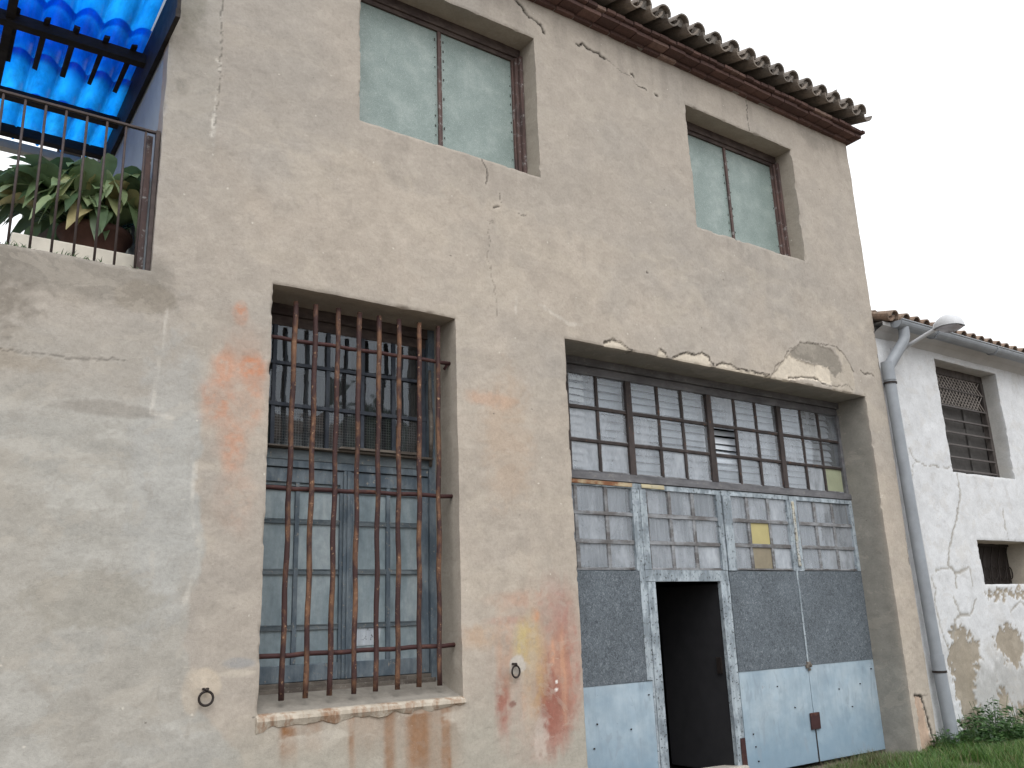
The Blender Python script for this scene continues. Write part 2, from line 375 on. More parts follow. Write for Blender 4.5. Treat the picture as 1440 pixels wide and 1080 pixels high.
# ------------------------------------------------------------------ facade painting
def lay(C, m, c, k=1.):
    m = np.clip(m * k, 0, 1)[..., None]; return C * (1 - m) + np.array(c) * m
def blob(x, z, cx, cz, rx, rz, n, soft=.5, amp=.9):
    d = np.hypot((x - cx) / rx, (z - cz) / rz); return sm(1 + soft * .5, 1 - soft * .5, d + (n - .5) * amp)
CR = [  # cracks: polyline, half width, strength
 ([(4.40, 7.72), (4.48, 7.67), (4.58, 7.63), (4.65, 7.53), (4.74, 7.52), (4.81, 7.5), (4.84, 7.42)], .016, 1),
 ([(5.25, 7.47), (5.3, 7.46), (5.37, 7.51), (5.42, 7.47), (5.49, 7.46), (5.58, 7.48), (5.6, 7.45), (5.67, 7.44)], .015, 1),
 ([(5.67, 7.44), (5.89, 7.36), (6.02, 7.35), (6.12, 7.28)], .005, .5),
 ([(6.03, 7.39), (6.06, 7.39), (6.08, 7.35)], .011, 1), ([(6.13, 7.27), (6.19, 7.27), (6.24, 7.27), (6.25, 7.25)], .008, .9),
 ([(6.40, 7.25), (6.42, 7.24)], .012, .9),
 ([(7.98, 7.72), (7.97, 7.5), (7.98, 7.29)], .006, .8), ([(4.02, 5.74), (4.08, 5.62), (4.06, 5.49)], .008, .8),
 ([(4.2, 5.44), (4.22, 5.31)], .006, .6), ([(4.13, 5.28), (4.19, 5.3)], .010, .8), ([(4.41, 5.28), (4.45, 5.27), (4.5, 5.29)], .008, .7),
 ([(4.07, 5.12), (4.11, 5.14), (4.06, 5.02), (4.09, 4.95), (4.05, 4.79), (4.09, 4.64), (4.13, 4.41), (4.14, 4.23)], .004, .4),
 ([(1.61, 7.7), (1.61, 6.42), (1.61, 6.29), (1.62, 6.06), (1.62, 5.92), (1.62, 5.78), (1.61, 5.3)], .005, .55),
 ([(5.39, 4.17), (5.5, 4.22), (5.61, 4.2), (5.67, 4.15), (5.74, 4.14)], .007, .8), ([(6.12, 4.22), (6.2, 4.19), (6.21, 4.15)], .007, .8),
 ([(6.29, 4.15), (6.44, 4.22), (6.53, 4.24), (6.64, 4.23), (6.74, 4.27), (6.85, 4.23), (6.9, 4.16)], .008, .9),
 ([(6.93, 4.16), (7.06, 4.21), (7.19, 4.2), (7.24, 4.17), (7.5, 4.17), (7.83, 4.16)], .006, .9),
 ([(7.85, 4.16), (7.94, 4.3), (8.1, 4.39), (8.21, 4.53), (8.45, 4.65), (8.75, 4.68)], .006, .65),
 ([(8.75, 4.68), (9.03, 4.71), (9.25, 4.66), (9.35, 4.56), (9.44, 4.42)], .007, .7),
 ([(8.16, 4.18), (8.4, 4.22), (8.7, 4.24), (8.8, 4.18)], .010, .9), ([(8.8, 4.18), (9.05, 4.19), (9.28, 4.24), (9.36, 4.18)], .009, .7),
 ([(9.57, 4.46), (9.65, 4.43), (9.8, 4.44), (9.85, 4.42)], .010, .8),
 ([(9.70, .635), (9.84, .62), (9.87, .5), (9.92, .32), (9.95, .1)], .016, 1), ([(9.86, .62), (9.98, .63)], .007, .6),
 ([(-.5, 3.36), (.4, 3.345), (.82, 3.345), (1.14, 3.385)], .006, .45), ([(6.02, 5.03), (6.04, 5.02)], .010, .8),
]
WL = [([(1.59, 5.86), (1.62, 5.85), (1.62, 5.78)], .010), ([(1.605, 5.56), (1.6, 5.38)], .007), ([(1.6, 5.38), (1.595, 5.21)], .018), ([(1.6, 5.135), (1.6, 5.13)], .014),
      ([(1.33, 3.42), (1.31, 3.04), (1.45, 3.02)], .016), ([(1.36, 3.79), (1.35, 3.45)], .010), ([(1.62, 2.72), (1.60, 2.4), (1.68, 2.15), (1.6, 1.8)], .018),
      ([(4.36, 4.45), (4.34, 4.28)], .014), ([(4.6, 4.42), (4.95, 4.28), (5.1, 4.3)], .02)]
PALE = [[(5.36, 4.05), (5.39, 4.17), (5.5, 4.22), (5.61, 4.2), (5.67, 4.15), (5.74, 4.05)], [(6.05, 4.05), (6.07, 4.15), (6.12, 4.22), (6.2, 4.19), (6.21, 4.05)],
        [(6.29, 4.05), (6.29, 4.15), (6.44, 4.22), (6.53, 4.24), (6.64, 4.23), (6.74, 4.27), (6.85, 4.23), (6.9, 4.05)],
        [(6.93, 4.05), (6.93, 4.16), (7.06, 4.21), (7.19, 4.2), (7.24, 4.165), (7.83, 4.16), (7.83, 4.05)],
        [(7.85, 4.05), (7.85, 4.16), (8.06, 4.35), (8.22, 4.48), (8.3, 4.43), (8.59, 4.41), (8.93, 4.41), (8.95, 4.33), (8.94, 4.19), (8.73, 4.22), (8.42, 4.2), (8.18, 4.16), (8.1, 4.05)]]
DARK = [(8.22, 4.49), (8.45, 4.65), (8.75, 4.68), (9.02, 4.65), (9.17, 4.55), (9.19, 4.39), (9.02, 4.3), (8.91, 4.41), (8.59, 4.43), (8.3, 4.44)]
MID = [(8.94, 4.05), (8.95, 4.36), (9.02, 4.3), (9.19, 4.39), (9.2, 4.55), (9.1, 4.68), (9.25, 4.66), (9.35, 4.56), (9.44, 4.42), (9.4, 4.2), (9.3, 4.05)]
def facade(x, z):
    sh = x.shape; x = x.ravel(); z = z.ravel()
    n1 = fbm(x, z, .55, 5, 1); n2 = fbm(x, z, 2.2, 5, 2); n3 = fbm(x, z, 7, 5, 3); n4 = fbm(x, z, 24, 4, 4); n5 = fbm(x, z, 26, 4, 44); hz = fbm(x * .35, z, 8, 5, 5); vt = fbm(x, z * .12, 9, 4, 6)
    t = sm(.35, .65, n1)
    C = np.array((.392, .345, .294))[None] * (1 - t)[:, None] + np.array((.345, .315, .280))[None] * t[:, None]
    C *= (1 + .17 * (n2 - .5) + .14 * (n3 - .5) + .10 * (n4 - .5))[:, None]
    tr = sm(.56, .70, fbm(x + .3 * z, z - .25 * x, 1.6, 5, 9)); C = lay(C, tr, (.315, .285, .25), .30)          # trowelled patches
    tr2 = sm(.58, .66, fbm(x * .8, z * 1.5, 2.6, 5, 10)); C = lay(C, tr2, (.44, .39, .325), .30)
    # upper storey slightly greyer, seam where two coats meet (about z 5)
    up = sm(5.20, 5.34, z + .5 * (n2 - .5) + .35 * (n3 - .5) + .12 * (n4 - .5) + .03 * (x - 5)); C = lay(C, up, (.318, .29, .258), .42); nb = np.clip((.55 * n3 + .45 * n4 - .5) * 1.5 + .5, 0, 1)
    C = lay(C, np.exp(-((up - .5) / .25) ** 2), (.43, .385, .325), .35)
    wob = (n3 - .5) * .22 + (n2 - .5) * .25
    # grey cement coat, lower left
    e = np.interp(z, [0, .8, 1.2, 1.5, 1.8, 2.2, 2.5, 2.9, 3.2, 3.6], [2.3, 2.03, 1.66, 1.6, 1.6, 1.68, 1.6, 1.62, 1.64, 1.7])
    L = sm(.02, -.02, x + wob * .4 - e); Lz = sm(3.25, 2.9, z + wob * .5)
    C = lay(C, L * Lz, (.372, .366, .340), .85); C = lay(C, L * sm(4.0, 3.3, z + wob), (.335, .32, .288), .5)
    hq = hz + .25 * (n4 - .5) + .15 * (n3 - .5); C = lay(C, L * Lz * sm(.56, .61, hq), (.455, .445, .415), .32); C = lay(C, L * Lz * sm(.46, .41, hq), (.29, .285, .265), .30); C = lay(C, L * Lz * sm(.55, .60, fbm(x, z, 1.7, 6, 61)), (.34, .315, .275), .45)
    C = lay(C, L * blob(x, z, 1.45, 2.6, .25, .9, nb), (.37, .372, .36), .45)
    # low, greyer damp course of the whole wall
    lo = sm(1.15, .75, z + wob * .8) * sm(1.7, 2.2, x) * sm(9.4, 9.0, x); C = lay(C, lo, (.335, .318, .272), .75)
    C = lay(C, blob(x, z, 1.05, 1.83, .38, .16, nb, .25), (.285, .265, .225), .5)
    # damp under the terrace, plus one painted shadow smudge
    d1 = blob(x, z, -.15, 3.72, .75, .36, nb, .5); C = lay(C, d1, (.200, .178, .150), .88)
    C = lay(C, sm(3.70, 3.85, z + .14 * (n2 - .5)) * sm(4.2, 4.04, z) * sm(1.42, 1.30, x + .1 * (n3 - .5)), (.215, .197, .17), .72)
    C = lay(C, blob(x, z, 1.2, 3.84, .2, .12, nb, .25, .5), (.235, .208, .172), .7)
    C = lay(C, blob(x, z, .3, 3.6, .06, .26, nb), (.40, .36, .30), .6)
    C = lay(C, blob(x, z, 1.05, 3.035, .35, .05, nb), (.225, .205, .18), .55); C = lay(C, blob(x, z, .2, 3.28, .5, .07, nb), (.29, .25, .20), .5)  # first blob is a shadow smudge painted into the plaster colour
    # pier between terrace and seam
    C = lay(C, sm(1.63, 1.60, x) * sm(4.8, 5.3, z), (.325, .305, .272), .6)
    C = lay(C, blob(x, z, 1.37, 6.5, .13, .5, nb, .6), (.205, .192, .155), .6); C = lay(C, blob(x, z, 1.36, 5.55, .05, .07, nb), (.22, .205, .18), .6)
    # orange paint rubbed on the wall
    gr = sm(.40, .60, n4 * .6 + n3 * .4)
    OR = [(1.87, 3.85, .05, .09, .75), (1.78, 3.43, .09, .15, .55), (1.97, 3.44, .10, .12, .95), (1.74, 3.17, .13, .16, .6), (1.98, 3.2, .08, .2, .4), (1.86, 2.85, .09, .18, .55), (1.9, 2.5, .14, .25, .18), (1.90, 3.3, .20, .45, .22)]
    for a, b, rx, rz, k in OR: C = lay(C, blob(x, z, a, b, rx, rz, nb, .9, 1.0) * (.35 + .65 * gr), (.47, .22, .13), k)
    C = lay(C, blob(x, z, 4.05, 3.45, .25, .07, nb, .9), (.45, .265, .175), .45); C = lay(C, blob(x, z, 4.2, 3.1, .25, .5, nb, .9), (.42, .30, .21), .35)
    # red and yellow smears beside the gate
    RD = [(4.45, 1.35, .42, .5, .45, (.40, .26, .20)), (4.74, 1.3, .13, .52, .75, (.33, .165, .13)), (4.62, 1.15, .16, .45, .75, (.38, .20, .14)), (4.52, .95, .13, .36, 1., (.255, .105, .08)), (4.07, 1.0, .07, .25, .85, (.28, .12, .09)), (4.62, .85, .15, .24, .7, (.29, .13, .10)),
          (4.1, 1.4, .09, .34, .55, (.42, .28, .20)), (4.35, 1.78, .38, .07, .5, (.43, .27, .20)), (4.15, 1.62, .25, .03, .5, (.40, .24, .19)), (3.85, 1.5, .18, .10, .5, (.42, .28, .18)), (4.31, 1.43, .12, .20, .75, (.47, .38, .17)), (4.40, 1.25, .11, .38, .7, (.44, .31, .17)), (4.42, 1.65, .04, .05, .8, (.52, .27, .15)),
          (4.3, 1.02, .05, .24, .6, (.48, .33, .23)), (4.68, 1.2, .03, .4, .55, (.50, .29, .19)), (4.58, 1.35, .03, .12, .7, (.52, .30, .20)), (4.80, 1.25, .05, .36, .6, (.38, .19, .15)), (4.62, 1.72, .16, .24, .55, (.34, .20, .17)), (4.45, .62, .2, .12, .4, (.36, .22, .18)), (4.2, .75, .2, .2, .35, (.42, .30, .25))]
    vq = fbm(x, z * .10, 13, 5, 66)
    for a, b, rx, rz, k, c in RD: C = lay(C, blob(x, z, a, b, rx, rz, .22 * n3 + .56 * vq + .22 * n4, .8, 1.9) * (.25 + .75 * sm(.38, .58, .3 * n4 + .5 * vq + .2 * n3)), c, k * 1.05)
    C = lay(C, blob(x, z, 4.21, 1.27, .075, .07, n4, .3, .8), (.46, .43, .39), .85)
    for a, b in ((4.61, 1.12), (4.60, 1.06)): C = lay(C, blob(x, z, a, b, .012, .014, n4, .3, .8), (.8, .78, .74), .9)
    C = lay(C, blob(x, z, 4.42, .72, .07, .14, n4, .6, 1.8), (.47, .40, .35), .7)
    C = lay(C, blob(x, z, 4.16, .98, .035, .02, n4, .4, .8), (.2, .10, .08), .8)
    # rust run-off below the barred window
    for a, w, b, k in ((2.33, .075, .70, .95), (2.50, .08, .72, .5), (2.79, .03, .55, .55), (3.09, .06, .42, .65), (3.32, .10, .45, .7), (3.54, .045, .35, 1.), (2.95, .25, .6, .25), (3.42, .26, .4, .35)):
        run = sm(w * 1.3, w * .35, np.abs(x - a + .06 * (vt - .5))) * sm(b, b + .28, z + .12 * (vq - .5)) * sm(1.06, 1.02, z) * np.clip(.35 + .8 * vq + .5 * (n4 - .5), 0, 1); C = lay(C, run, (.235, .115, .052), min(1., k * 1.2))
    C = lay(C, sm(.14, .02, np.abs(z - .93 - .06 * (n2 - .5))) * sm(2.05, 2.12, x) * sm(3.75, 3.6, x) * sm(.52, .62, hz + .2 * (n3 - .5)), (.50, .46, .40), .55)
    # fresh mortar round the left tie ring
    C = lay(C, blob(x, z, 1.76, 1.29, .10, .09, n3, .3), (.50, .43, .345), .9); C = lay(C, blob(x, z, 1.68, 1.24, .06, .13, n3, .4), (.44, .385, .32), .7)
    C = lay(C, blob(x, z, 1.98, 1.41, .10, .035, n3, .4), (.25, .26, .27), .6); C = lay(C, blob(x, z, 1.95, 1.345, .12, .02, n3, .4), (.50, .45, .38), .6)
    # run-off streaks under window sills and lintels
    for a, b, zt, k in ((2.8, 4.75, 5.72, .22), (6.85, 8.8, 5.72, .22), (1.7, 9.9, 7.75, .35)):
        C = lay(C, sm(a - .05, a + .1, x) * sm(b + .05, b - .1, x) * sm(zt - .9, zt, z) * sm(.45, .7, vt) * (z < zt + .03), (.225, .20, .175), k)
    C = lay(C, blob(x, z, 9.3, 7.62, .35, .14, n3, .8), (.22, .20, .175), .45)
    D = (n2 - .5) * .022 + (n3 - .5) * .009 + (n4 - .5) * .003
    wx = x + (n4 - .5) * .05 + (n3 - .5) * .03; wz = z + (fbm(x, z, 24, 4, 71) - .5) * .05
    def sub(P, pad=.1):
        P = np.array(P); return (x > P[:, 0].min() - pad) & (x < P[:, 0].max() + pad) & (z > P[:, 1].min() - pad) & (z < P[:, 1].max() + pad)
    def polys(P, c, k, dep):
        nonlocal C
        s = sub(P)
        if not s.any(): return
        m = inpoly(wx[s], wz[s], P).astype(float); cc = np.array(c) * (1 + .35 * (n3[s] - .5))[:, None]
        C[s] = C[s] * (1 - m[:, None] * k) + cc * (m[:, None] * k); D[s] += m * dep
    polys(MID, (.40, .355, .295), .7, .004); polys(DARK, (.215, .195, .165), .85, .008)
    for P in PALE: polys(P, (.56, .50, .415), .92, .011)
    polys([(9.70, .05), (9.70, .63), (9.82, .62), (9.86, .45), (9.92, .05)], (.42, .30, .225), .8, .012)
    for P, w in WL:
        s = sub(P)
        if s.any():
            m = sm(w * 1.3, w * .5, pdist(wx[s] * .4 + x[s] * .6, wz[s] * .4 + z[s] * .6, P)); m = m * (.25 + .75 * sm(.42, .6, n3[s] * .5 + n4[s] * .5)) * (.75 if P[0][1] > 5 else .38); C[s] = C[s] * (1 - m[:, None]) + np.array((.60, .565, .51)) * m[:, None]
    for P, w, k in CR:
        s = sub(P)
        if s.any():
            d = pdist(x[s] + (n4[s] - .5) * .045 + (n3[s] - .5) * .03, z[s] + (n5[s] - .5) * .045, P); ww = w * np.clip(.5 + 1.1 * (n3[s] - .3), .25, 1.3); m = sm(ww * 1.4 + .003, ww * .4, d) * k
            C[s] = C[s] * (1 - m[:, None]) + np.array((.03, .025, .02)) * m[:, None]; D[s] += m * (.014 if w > .009 else .002)
            C[s] *= (1 + .10 * k * np.exp(-((d - w * 3) / (w * 1.5)) ** 2))[:, None]
    return C.reshape(sh + (3,)), D.reshape(sh)

# ------------------------------------------------------------------ warehouse
WH = empty('warehouse', (5.6, 0, 0), 'tall beige plastered warehouse with tiled eaves, a barred window and a panelled gate', 'warehouse')
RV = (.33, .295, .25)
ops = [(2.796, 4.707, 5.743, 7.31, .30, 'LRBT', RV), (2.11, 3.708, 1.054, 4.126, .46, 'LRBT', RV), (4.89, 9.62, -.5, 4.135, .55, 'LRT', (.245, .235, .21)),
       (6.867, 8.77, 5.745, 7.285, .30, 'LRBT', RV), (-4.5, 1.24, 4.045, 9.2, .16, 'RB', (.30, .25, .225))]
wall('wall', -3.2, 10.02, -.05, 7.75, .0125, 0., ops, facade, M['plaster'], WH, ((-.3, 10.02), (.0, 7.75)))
b = MB()
b.box(10.0, 10.018, .003, 9.5, -.05, 8.6)            # gable side
b.box(-3.2, 10.0, 9.3, 9.5, -.05, 7.7)               # back
b.box(-3.2, -3.0, .17, 9.3, -.05, 4.0)
b.build('side_wall', M['mortar'], WH)
b = MB()
b.box(1.5, 9.98, .62, 9.2, 4.2, 4.35)                 # upper floor slab
b.box(1.5, 9.98, .6, 9.2, -.04, .03)
b.box(1.40, 1.5, .6, 9.2, .0, 7.6); b.box(9.9, 9.98, .62, 9.2, .03, 7.6); b.box(1.5, 9.9, 9.1, 9.2, .03, 7.6)
b.box(4.0, 4.12, .6, 9.1, .03, 4.2)                   # partition beside the gate hall
b.box(4.2, 4.6, 5.2, 5.7, .03, 2.6); b.box(5.2, 7.0, 6.0, 6.8, .03, 1.1); b.box(8.0, 9.6, 5.5, 6.4, .03, 1.9)
b.build('interior', M['inner'], WH)
b = MB(); b.box(1.245, 1.40, .165, 4.2, 3.9, 7.6); b.build('terrace_wall', M['bluewall'], WH)
b = MB(); b.box(-3.0, 1.24, .17, 4.4, 3.75, 3.97); b.build('terrace_floor', M['mortar'], WH)
# cornice: three stepped brick courses
b = MB()
for z0, z1, pr, ln in ((7.742, 7.782, .055, .25), (7.787, 7.832, .17, .25), (7.838, 7.878, .215, .13)):
    x = 1.26
    while x < 10.03 + pr * .6:
        w = ln * ru(.97, 1.03); j = ru(-.008, .008)
        b.box(x, min(x + w - .008, 10.04 + pr * .6), -pr + j, .12, z0 + ru(-.003, .003), z1 + ru(-.003, .003), .002); x += w
b.build('cornice', M['brick'], WH, bevel=.004)
b = MB(); b.box(1.27, 10.03, -.04, .14, 7.745, 7.87); b.build('cornice_mortar', M['mortar'], WH)

def tile_roof(name, mat, parent, x0, n, pitch, ye, ze, slope, rows, r=.098, L=.40, mortar=None):
    b = MB(); cs, sn = math.cos(slope), math.sin(slope); S = 8
    def half(cx, s0, s1, ra, rb, h0, h1, up, th=.016):
        vs = []; tilt = ru(-.012, .012); sx = ru(-.006, .006)
        for s_, r_, h in ((s0, ra, h0), (s1, rb, h1)):
            for q in (r_, r_ - th):
                for k in range(S + 1):
                    a = math.pi * (k / S); X = cx + sx + q * math.cos(a) + (s_ - s0) * tilt; H = h + up * (q * math.sin(a) * .98)
                    vs.append((X, ye + s_ * cs - H * sn, ze + s_ * sn + H * cs))
        W = S + 1; f = []
        for k in range(S):
            f += [(k, k + 1, 2 * W + k + 1, 2 * W + k), (W + k + 1, W + k, 3 * W + k, 3 * W + k + 1), (k + 1, k, W + k, W + k + 1), (2 * W + k, 2 * W + k + 1, 3 * W + k + 1, 3 * W + k)]
        f += [(0, 2 * W, 3 * W, W), (S, W + S, 3 * W + S, 2 * W + S)]
        b.add(vs, f)
    for i in range(n + 1):
        for k in range(rows):
            s0 = k * (L - .08) + ru(-.006, .006)
            half(x0 + (i - .5) * pitch + ru(-.008, .008), s0 - .02, s0 + L, r * .94, r * 1.04, .088 + .012, .088 - .004, -1)
            if i < n: half(x0 + i * pitch + ru(-.006, .006), s0 + ru(-.012, .012), s0 + L, r * 1.02, r * .85, .072 + .016, .072, 1)
    if mortar:
        b.mi = 1
        for i in range(n):
            cx = x0 + i * pitch; vs = [(cx, ye + .02, ze + .07)]; K = 8; back = [(cx, ye + .3, ze + .07 + .3 * sn)]
            for k in range(K + 1):
                a = math.pi * k / K; rr = r * .84 * ru(.93, 1.0); y = ye + .02 + ru(-.012, .012)
                vs.append((cx + rr * math.cos(a), y - rr * math.sin(a) * sn, ze + .08 + rr * math.sin(a) * cs))
            b.add(vs, [(0, k, k + 1) for k in range(1, K + 1)])
    o = b.build(name, [mat, mortar], parent, smooth=False)
    return o
tile_roof('roof', M['tile'], WH, 9.90 - 30 * .28, 31, .28, -.33, 7.925, math.radians(20), 14, .105, .42, M['mortar'])
b = MB(); b.add([(1.3, -.2, 7.884), (10.05, -.2, 7.884), (10.05, 4.75, 9.70), (1.3, 4.75, 9.70), (1.3, 9.5, 7.89), (10.05, 9.5, 7.89)], [(0, 1, 2, 3), (3, 2, 5, 4)])
b.add([(10.05, -.2, 7.884), (10.05, 9.5, 7.89), (10.05, 4.75, 9.70)], [(0, 1, 2)]); b.build('roof_deck', M['mortar'], WH)

# upper windows: wired sheets in rusty steel frames
def upper_window(x0, x1, z1, mx):
    y = .285
    f = MB(); f.box(x0 - .03, x1 - .01, .24, .33, z1 - .10, z1 + .03, .003); f.build
    f.box(x0 - .03, x1 - .02, .262, .33, z1 - .145, z1 - .098, .003)
    w = f.build('window', M['darkhead'], WH, bevel=.004)
    g = MB(); g.box(mx - .014, mx + .014, .262, .30, 5.70, z1 - .145, .001); g.box(mx + .02, mx + .028, .268, .29, 5.70, z1 - .145); g.build('mullion', M['rustframe'], w)
    g = MB(); g.box(x1 - .085, x1 - .05, .235, .33, 5.72, z1 - .12, .002); g.box(x1 - .045, x1 - .008, .205, .33, 5.72, z1 - .1, .003); g.box(x1 - .105, x1 - .09, .26, .3, 5.72, z1 - .14, .002)
    g.build('frame', M['rustframe'], w)
    g = MB(); g.box(x0 + .005, x0 + .05, .235, .33, 5.72, z1 - .12, .002); g.build('frame', M['rustframe'], w)
    for a, c in ((x0 + .04, mx), (mx, x1 - .09)):
        p = MB(); p.box(a, c, y, y + .012, 5.68, z1 - .13, .003); p.mi = 1
        for zz in np.arange(5.82, z1 - .2, .105):
            for xx in ((mx - .04,) if c == mx else (mx + .055, x1 - .125)): p.box(xx - .005, xx + .005, y - .006, y - .0035, zz - .005 + ru(-.02, .02), zz + .006)
        p.build('pane', [M['wired'], M['iron']], w)
    return w
upper_window(2.796, 4.707, 7.31, 3.742); upper_window(6.867, 8.77, 7.285, 7.79)

# barred window -----------------------------------------------------------
f = MB(); Y0, Y1 = .40, .47
f.box(2.07, 2.165, Y0, Y1, 1.15, 4.13, .003); f.box(3.645, 3.712, Y0 - .02, Y1, 1.15, 4.13, .003)
f.box(2.165, 3.645, Y0 - .008, Y1, 2.815, 2.875, .002)
BW = f.build('window', M['bluewood'], WH, bevel=.004)
f = MB(); f.box(2.09, 3.66, Y0 - .012, Y1, 1.15, 1.238, .004); f.box(2.09, 3.67, Y0 - .05, Y0 - .013, 1.15, 1.205, .006); f.build('bottom_board', M['greywood'], BW, bevel=.004)
f = MB(); f.box(2.09, 3.66, .385, .455, 2.876, 2.955, .006); f.build('transom_beam', M['bluewoodx'], BW, bevel=.004)
f = MB(); f.box(2.09, 3.66, .33, .45, 2.955, 2.972, .006); f.box(2.8, 3.5, .30, .40, 2.973, 2.988, .01, .01)
f.build('transom_ledge', M['greywood'], BW, bevel=.004)
f = MB(); f.box(2.07, 3.71, .42, .48, 3.955, 4.14, .003); f.box(2.07, 3.71, .385, .42, 4.04, 4.14, .003); f.build('head', M['darkhead'], BW, bevel=.004)
f = MB()
for x in (2.285, 2.735, 3.044, 3.33): f.box(x - .016, x + .016, .412, .447, 2.972, 3.956, .002)
for z in (3.645, 3.31): f.box(2.165, 3.645, .404, .439, z - .014, z + .014, .002)
for x in (2.2, 3.60): f.box(x - .035, x + .035, .409, .45, 2.972, 3.956, .002)
f.build('glazing_bars', M['darkbluewood'], BW, bevel=.003)
g = MB()
xe = [2.165, 2.285, 2.735, 3.044, 3.33, 3.645]; ze = [2.975, 3.31, 3.645, 3.955]
for i in range(5):
    for k in range(3):
        a, c, lo, hi = xe[i], xe[i + 1], ze[k], ze[k + 1]; t1, t2 = ru(-.004, .004), ru(-.003, .003)
        g.add([(a, .427 + t1, lo + 0), (c, .427 - t1 + t2, lo), (c, .427 - t1, hi), (a, .427 + t1 + t2, hi)], [(0, 1, 2, 3)])
g.build('glass', M['glass'], BW)
f = MB()
for x in (2.42, 2.60, 2.83, 2.95, 3.16, 3.24, 3.46): f.box(x - .02, x + .02, .50, .53, 2.9, 4.05)
for z in (3.62, 3.28): f.box(2.2, 3.64, .505, .535, z - .015, z + .015)
f.build('inner_casement', M['darkbluewood'], BW)
f = MB()                                              # torn chicken wire over the lowest lights
x = 2.32
while x < 3.6: f.box(x - .0014, x + .0014, .470, .473, 2.975, 3.30 + .012 * math.sin(x * 9)); x += .022
z = 2.985
while z < 3.30: f.box(2.30, 3.62, .4735, .476, z - .0014, z + .0014); z += .022
f.build('wire_mesh', M['muntin'], BW)
for a, c in ((2.165, 2.91), (2.912, 3.645)):            # two casement leaves
    left = a < 2.5
    f = MB(); s0, s1 = (.075, .055) if left else (.06, .075)
    f.box(a + .002, a + s0, .405, .45, 1.24, 2.81, .002); f.box(c - s1, c - .001, .405, .45, 1.24, 2.81, .002)
    f.box(a + s0, c - s1, .408, .45, 1.24, 1.36, .002); f.box(a + s0, c - s1, .408, .45, 2.70, 2.81, .002)
    if not left: f.box(a - .035, a + .03, .385, .404, 1.24, 2.81, .003); f.box(a - .012, a + .012, .372, .385, 1.24, 2.81, .002)
    lf = f.build('casement', M['bluewood'], BW, bevel=.004)
    mx = 2.505 if left else 3.28
    f = MB(); f.box(mx - .018, mx + .018, .412, .445, 1.36, 2.70, .002); f.build('glazing_bar', M['bluewood'], lf, bevel=.003)
    for z in (1.62, 2.025, 2.40, 2.655):
        f = MB(); f.box(a + s0, c - s1, .418, .446, z - .016, z + .016, .003); f.box(a + s0, c - s1, .413, .42, z + .017, z + .024, .002); f.build('rail', M['bluewoodx'], BW, bevel=.003)
    f = MB(); xs_ = [a + s0, mx, c - s1]; zs_ = [1.36, 1.62, 2.025, 2.40, 2.655, 2.70]
    for i in range(2):
        for k in range(5):
            q, w_, lo, hi = xs_[i], xs_[i + 1], zs_[k], zs_[k + 1]; t1 = ru(-.004, .004)
            f.add([(q, .433 + t1, lo), (w_, .433 - t1, lo), (w_, .433, hi), (q, .433, hi)], [(0, 1, 2, 3)])
    f.build('shutter_panel', M['shutter'], lf)
    if not left:
        f = MB(); f.add([(3.01, .4285, 1.47), (3.20, .4285, 1.475), (3.225, .4285, 1.60), (3.01, .4285, 1.604)], [(0, 1, 2, 3)]); tag(f.build('cardboard', m_wood('spotted_card', (.36, .40, .45), (.42, .46, .5), (.05, .05, .05), 'z', 9), lf), 'white patch over a broken pane')
f = MB(); f.tube([(3.66, .375, 3.75), (3.655, .37, 3.5), (3.66, .36, 3.25), (3.655, .372, 2.9)], [.012, .018, .022, .014], 7); f.build('splintered_stile', M['greywood'], BW, smooth=True)
# sill
NX = 90; v = []
for i in range(NX):
    x = 2.10 + 1.615 * i / (NX - 1); u = float(fbm(np.array(x), np.array(.3), 5, 4, 7)); u2 = float(fbm(np.array(x), np.array(5.), 9, 4, 8))
    fr = -.004 - .026 * u; bt = .985 + .045 * (x - 2.1) / 1.6 - .07 * (u2 - .3)
    v += [(x, .46, 1.205), (x, .04, 1.075), (x, .008, 1.063 + .01 * u2), (x, fr, 1.05 + .008 * u), (x, fr - .006, 1.03), (x, fr + .01, bt), (x, .02, bt - .015), (x, .46, bt)]
b = MB(); b.add(v, [(i * 8 + k, i * 8 + (k + 1) % 8, (i + 1) * 8 + (k + 1) % 8, (i + 1) * 8 + k) for i in range(NX - 1) for k in range(8)] + [tuple(range(7, -1, -1)), tuple((NX - 1) * 8 + k for k in range(8))])
def m_sill():
    t = NT('stained_sill'); n = t.noise(7, 6, .7); st = t.noise(9, 5, .7, t.coord((1, 1, .2)))
    sx = t.n('ShaderNodeSeparateXYZ'); t.l(t.coord(), sx.inputs[0])
    c = t.ramp(n, [(.3, (.31, .27, .22)), (.6, (.47, .42, .35))]); c = t.mix(t.ramp(st, [(.47, 0.), (.62, .8)]), c, (.22, .115, .06))
    c = t.mix(t.ramp(sx.outputs[1], [(.02, 0.), (.05, 1.)]), c, t.ramp(n, [(.3, (.17, .155, .135)), (.7, (.26, .24, .21))]))
    return t.done(t.bsdf(c, .9, 0, t.bump(n, .7, .02), .15))
b.build('sill', m_sill(), WH, smooth=False)
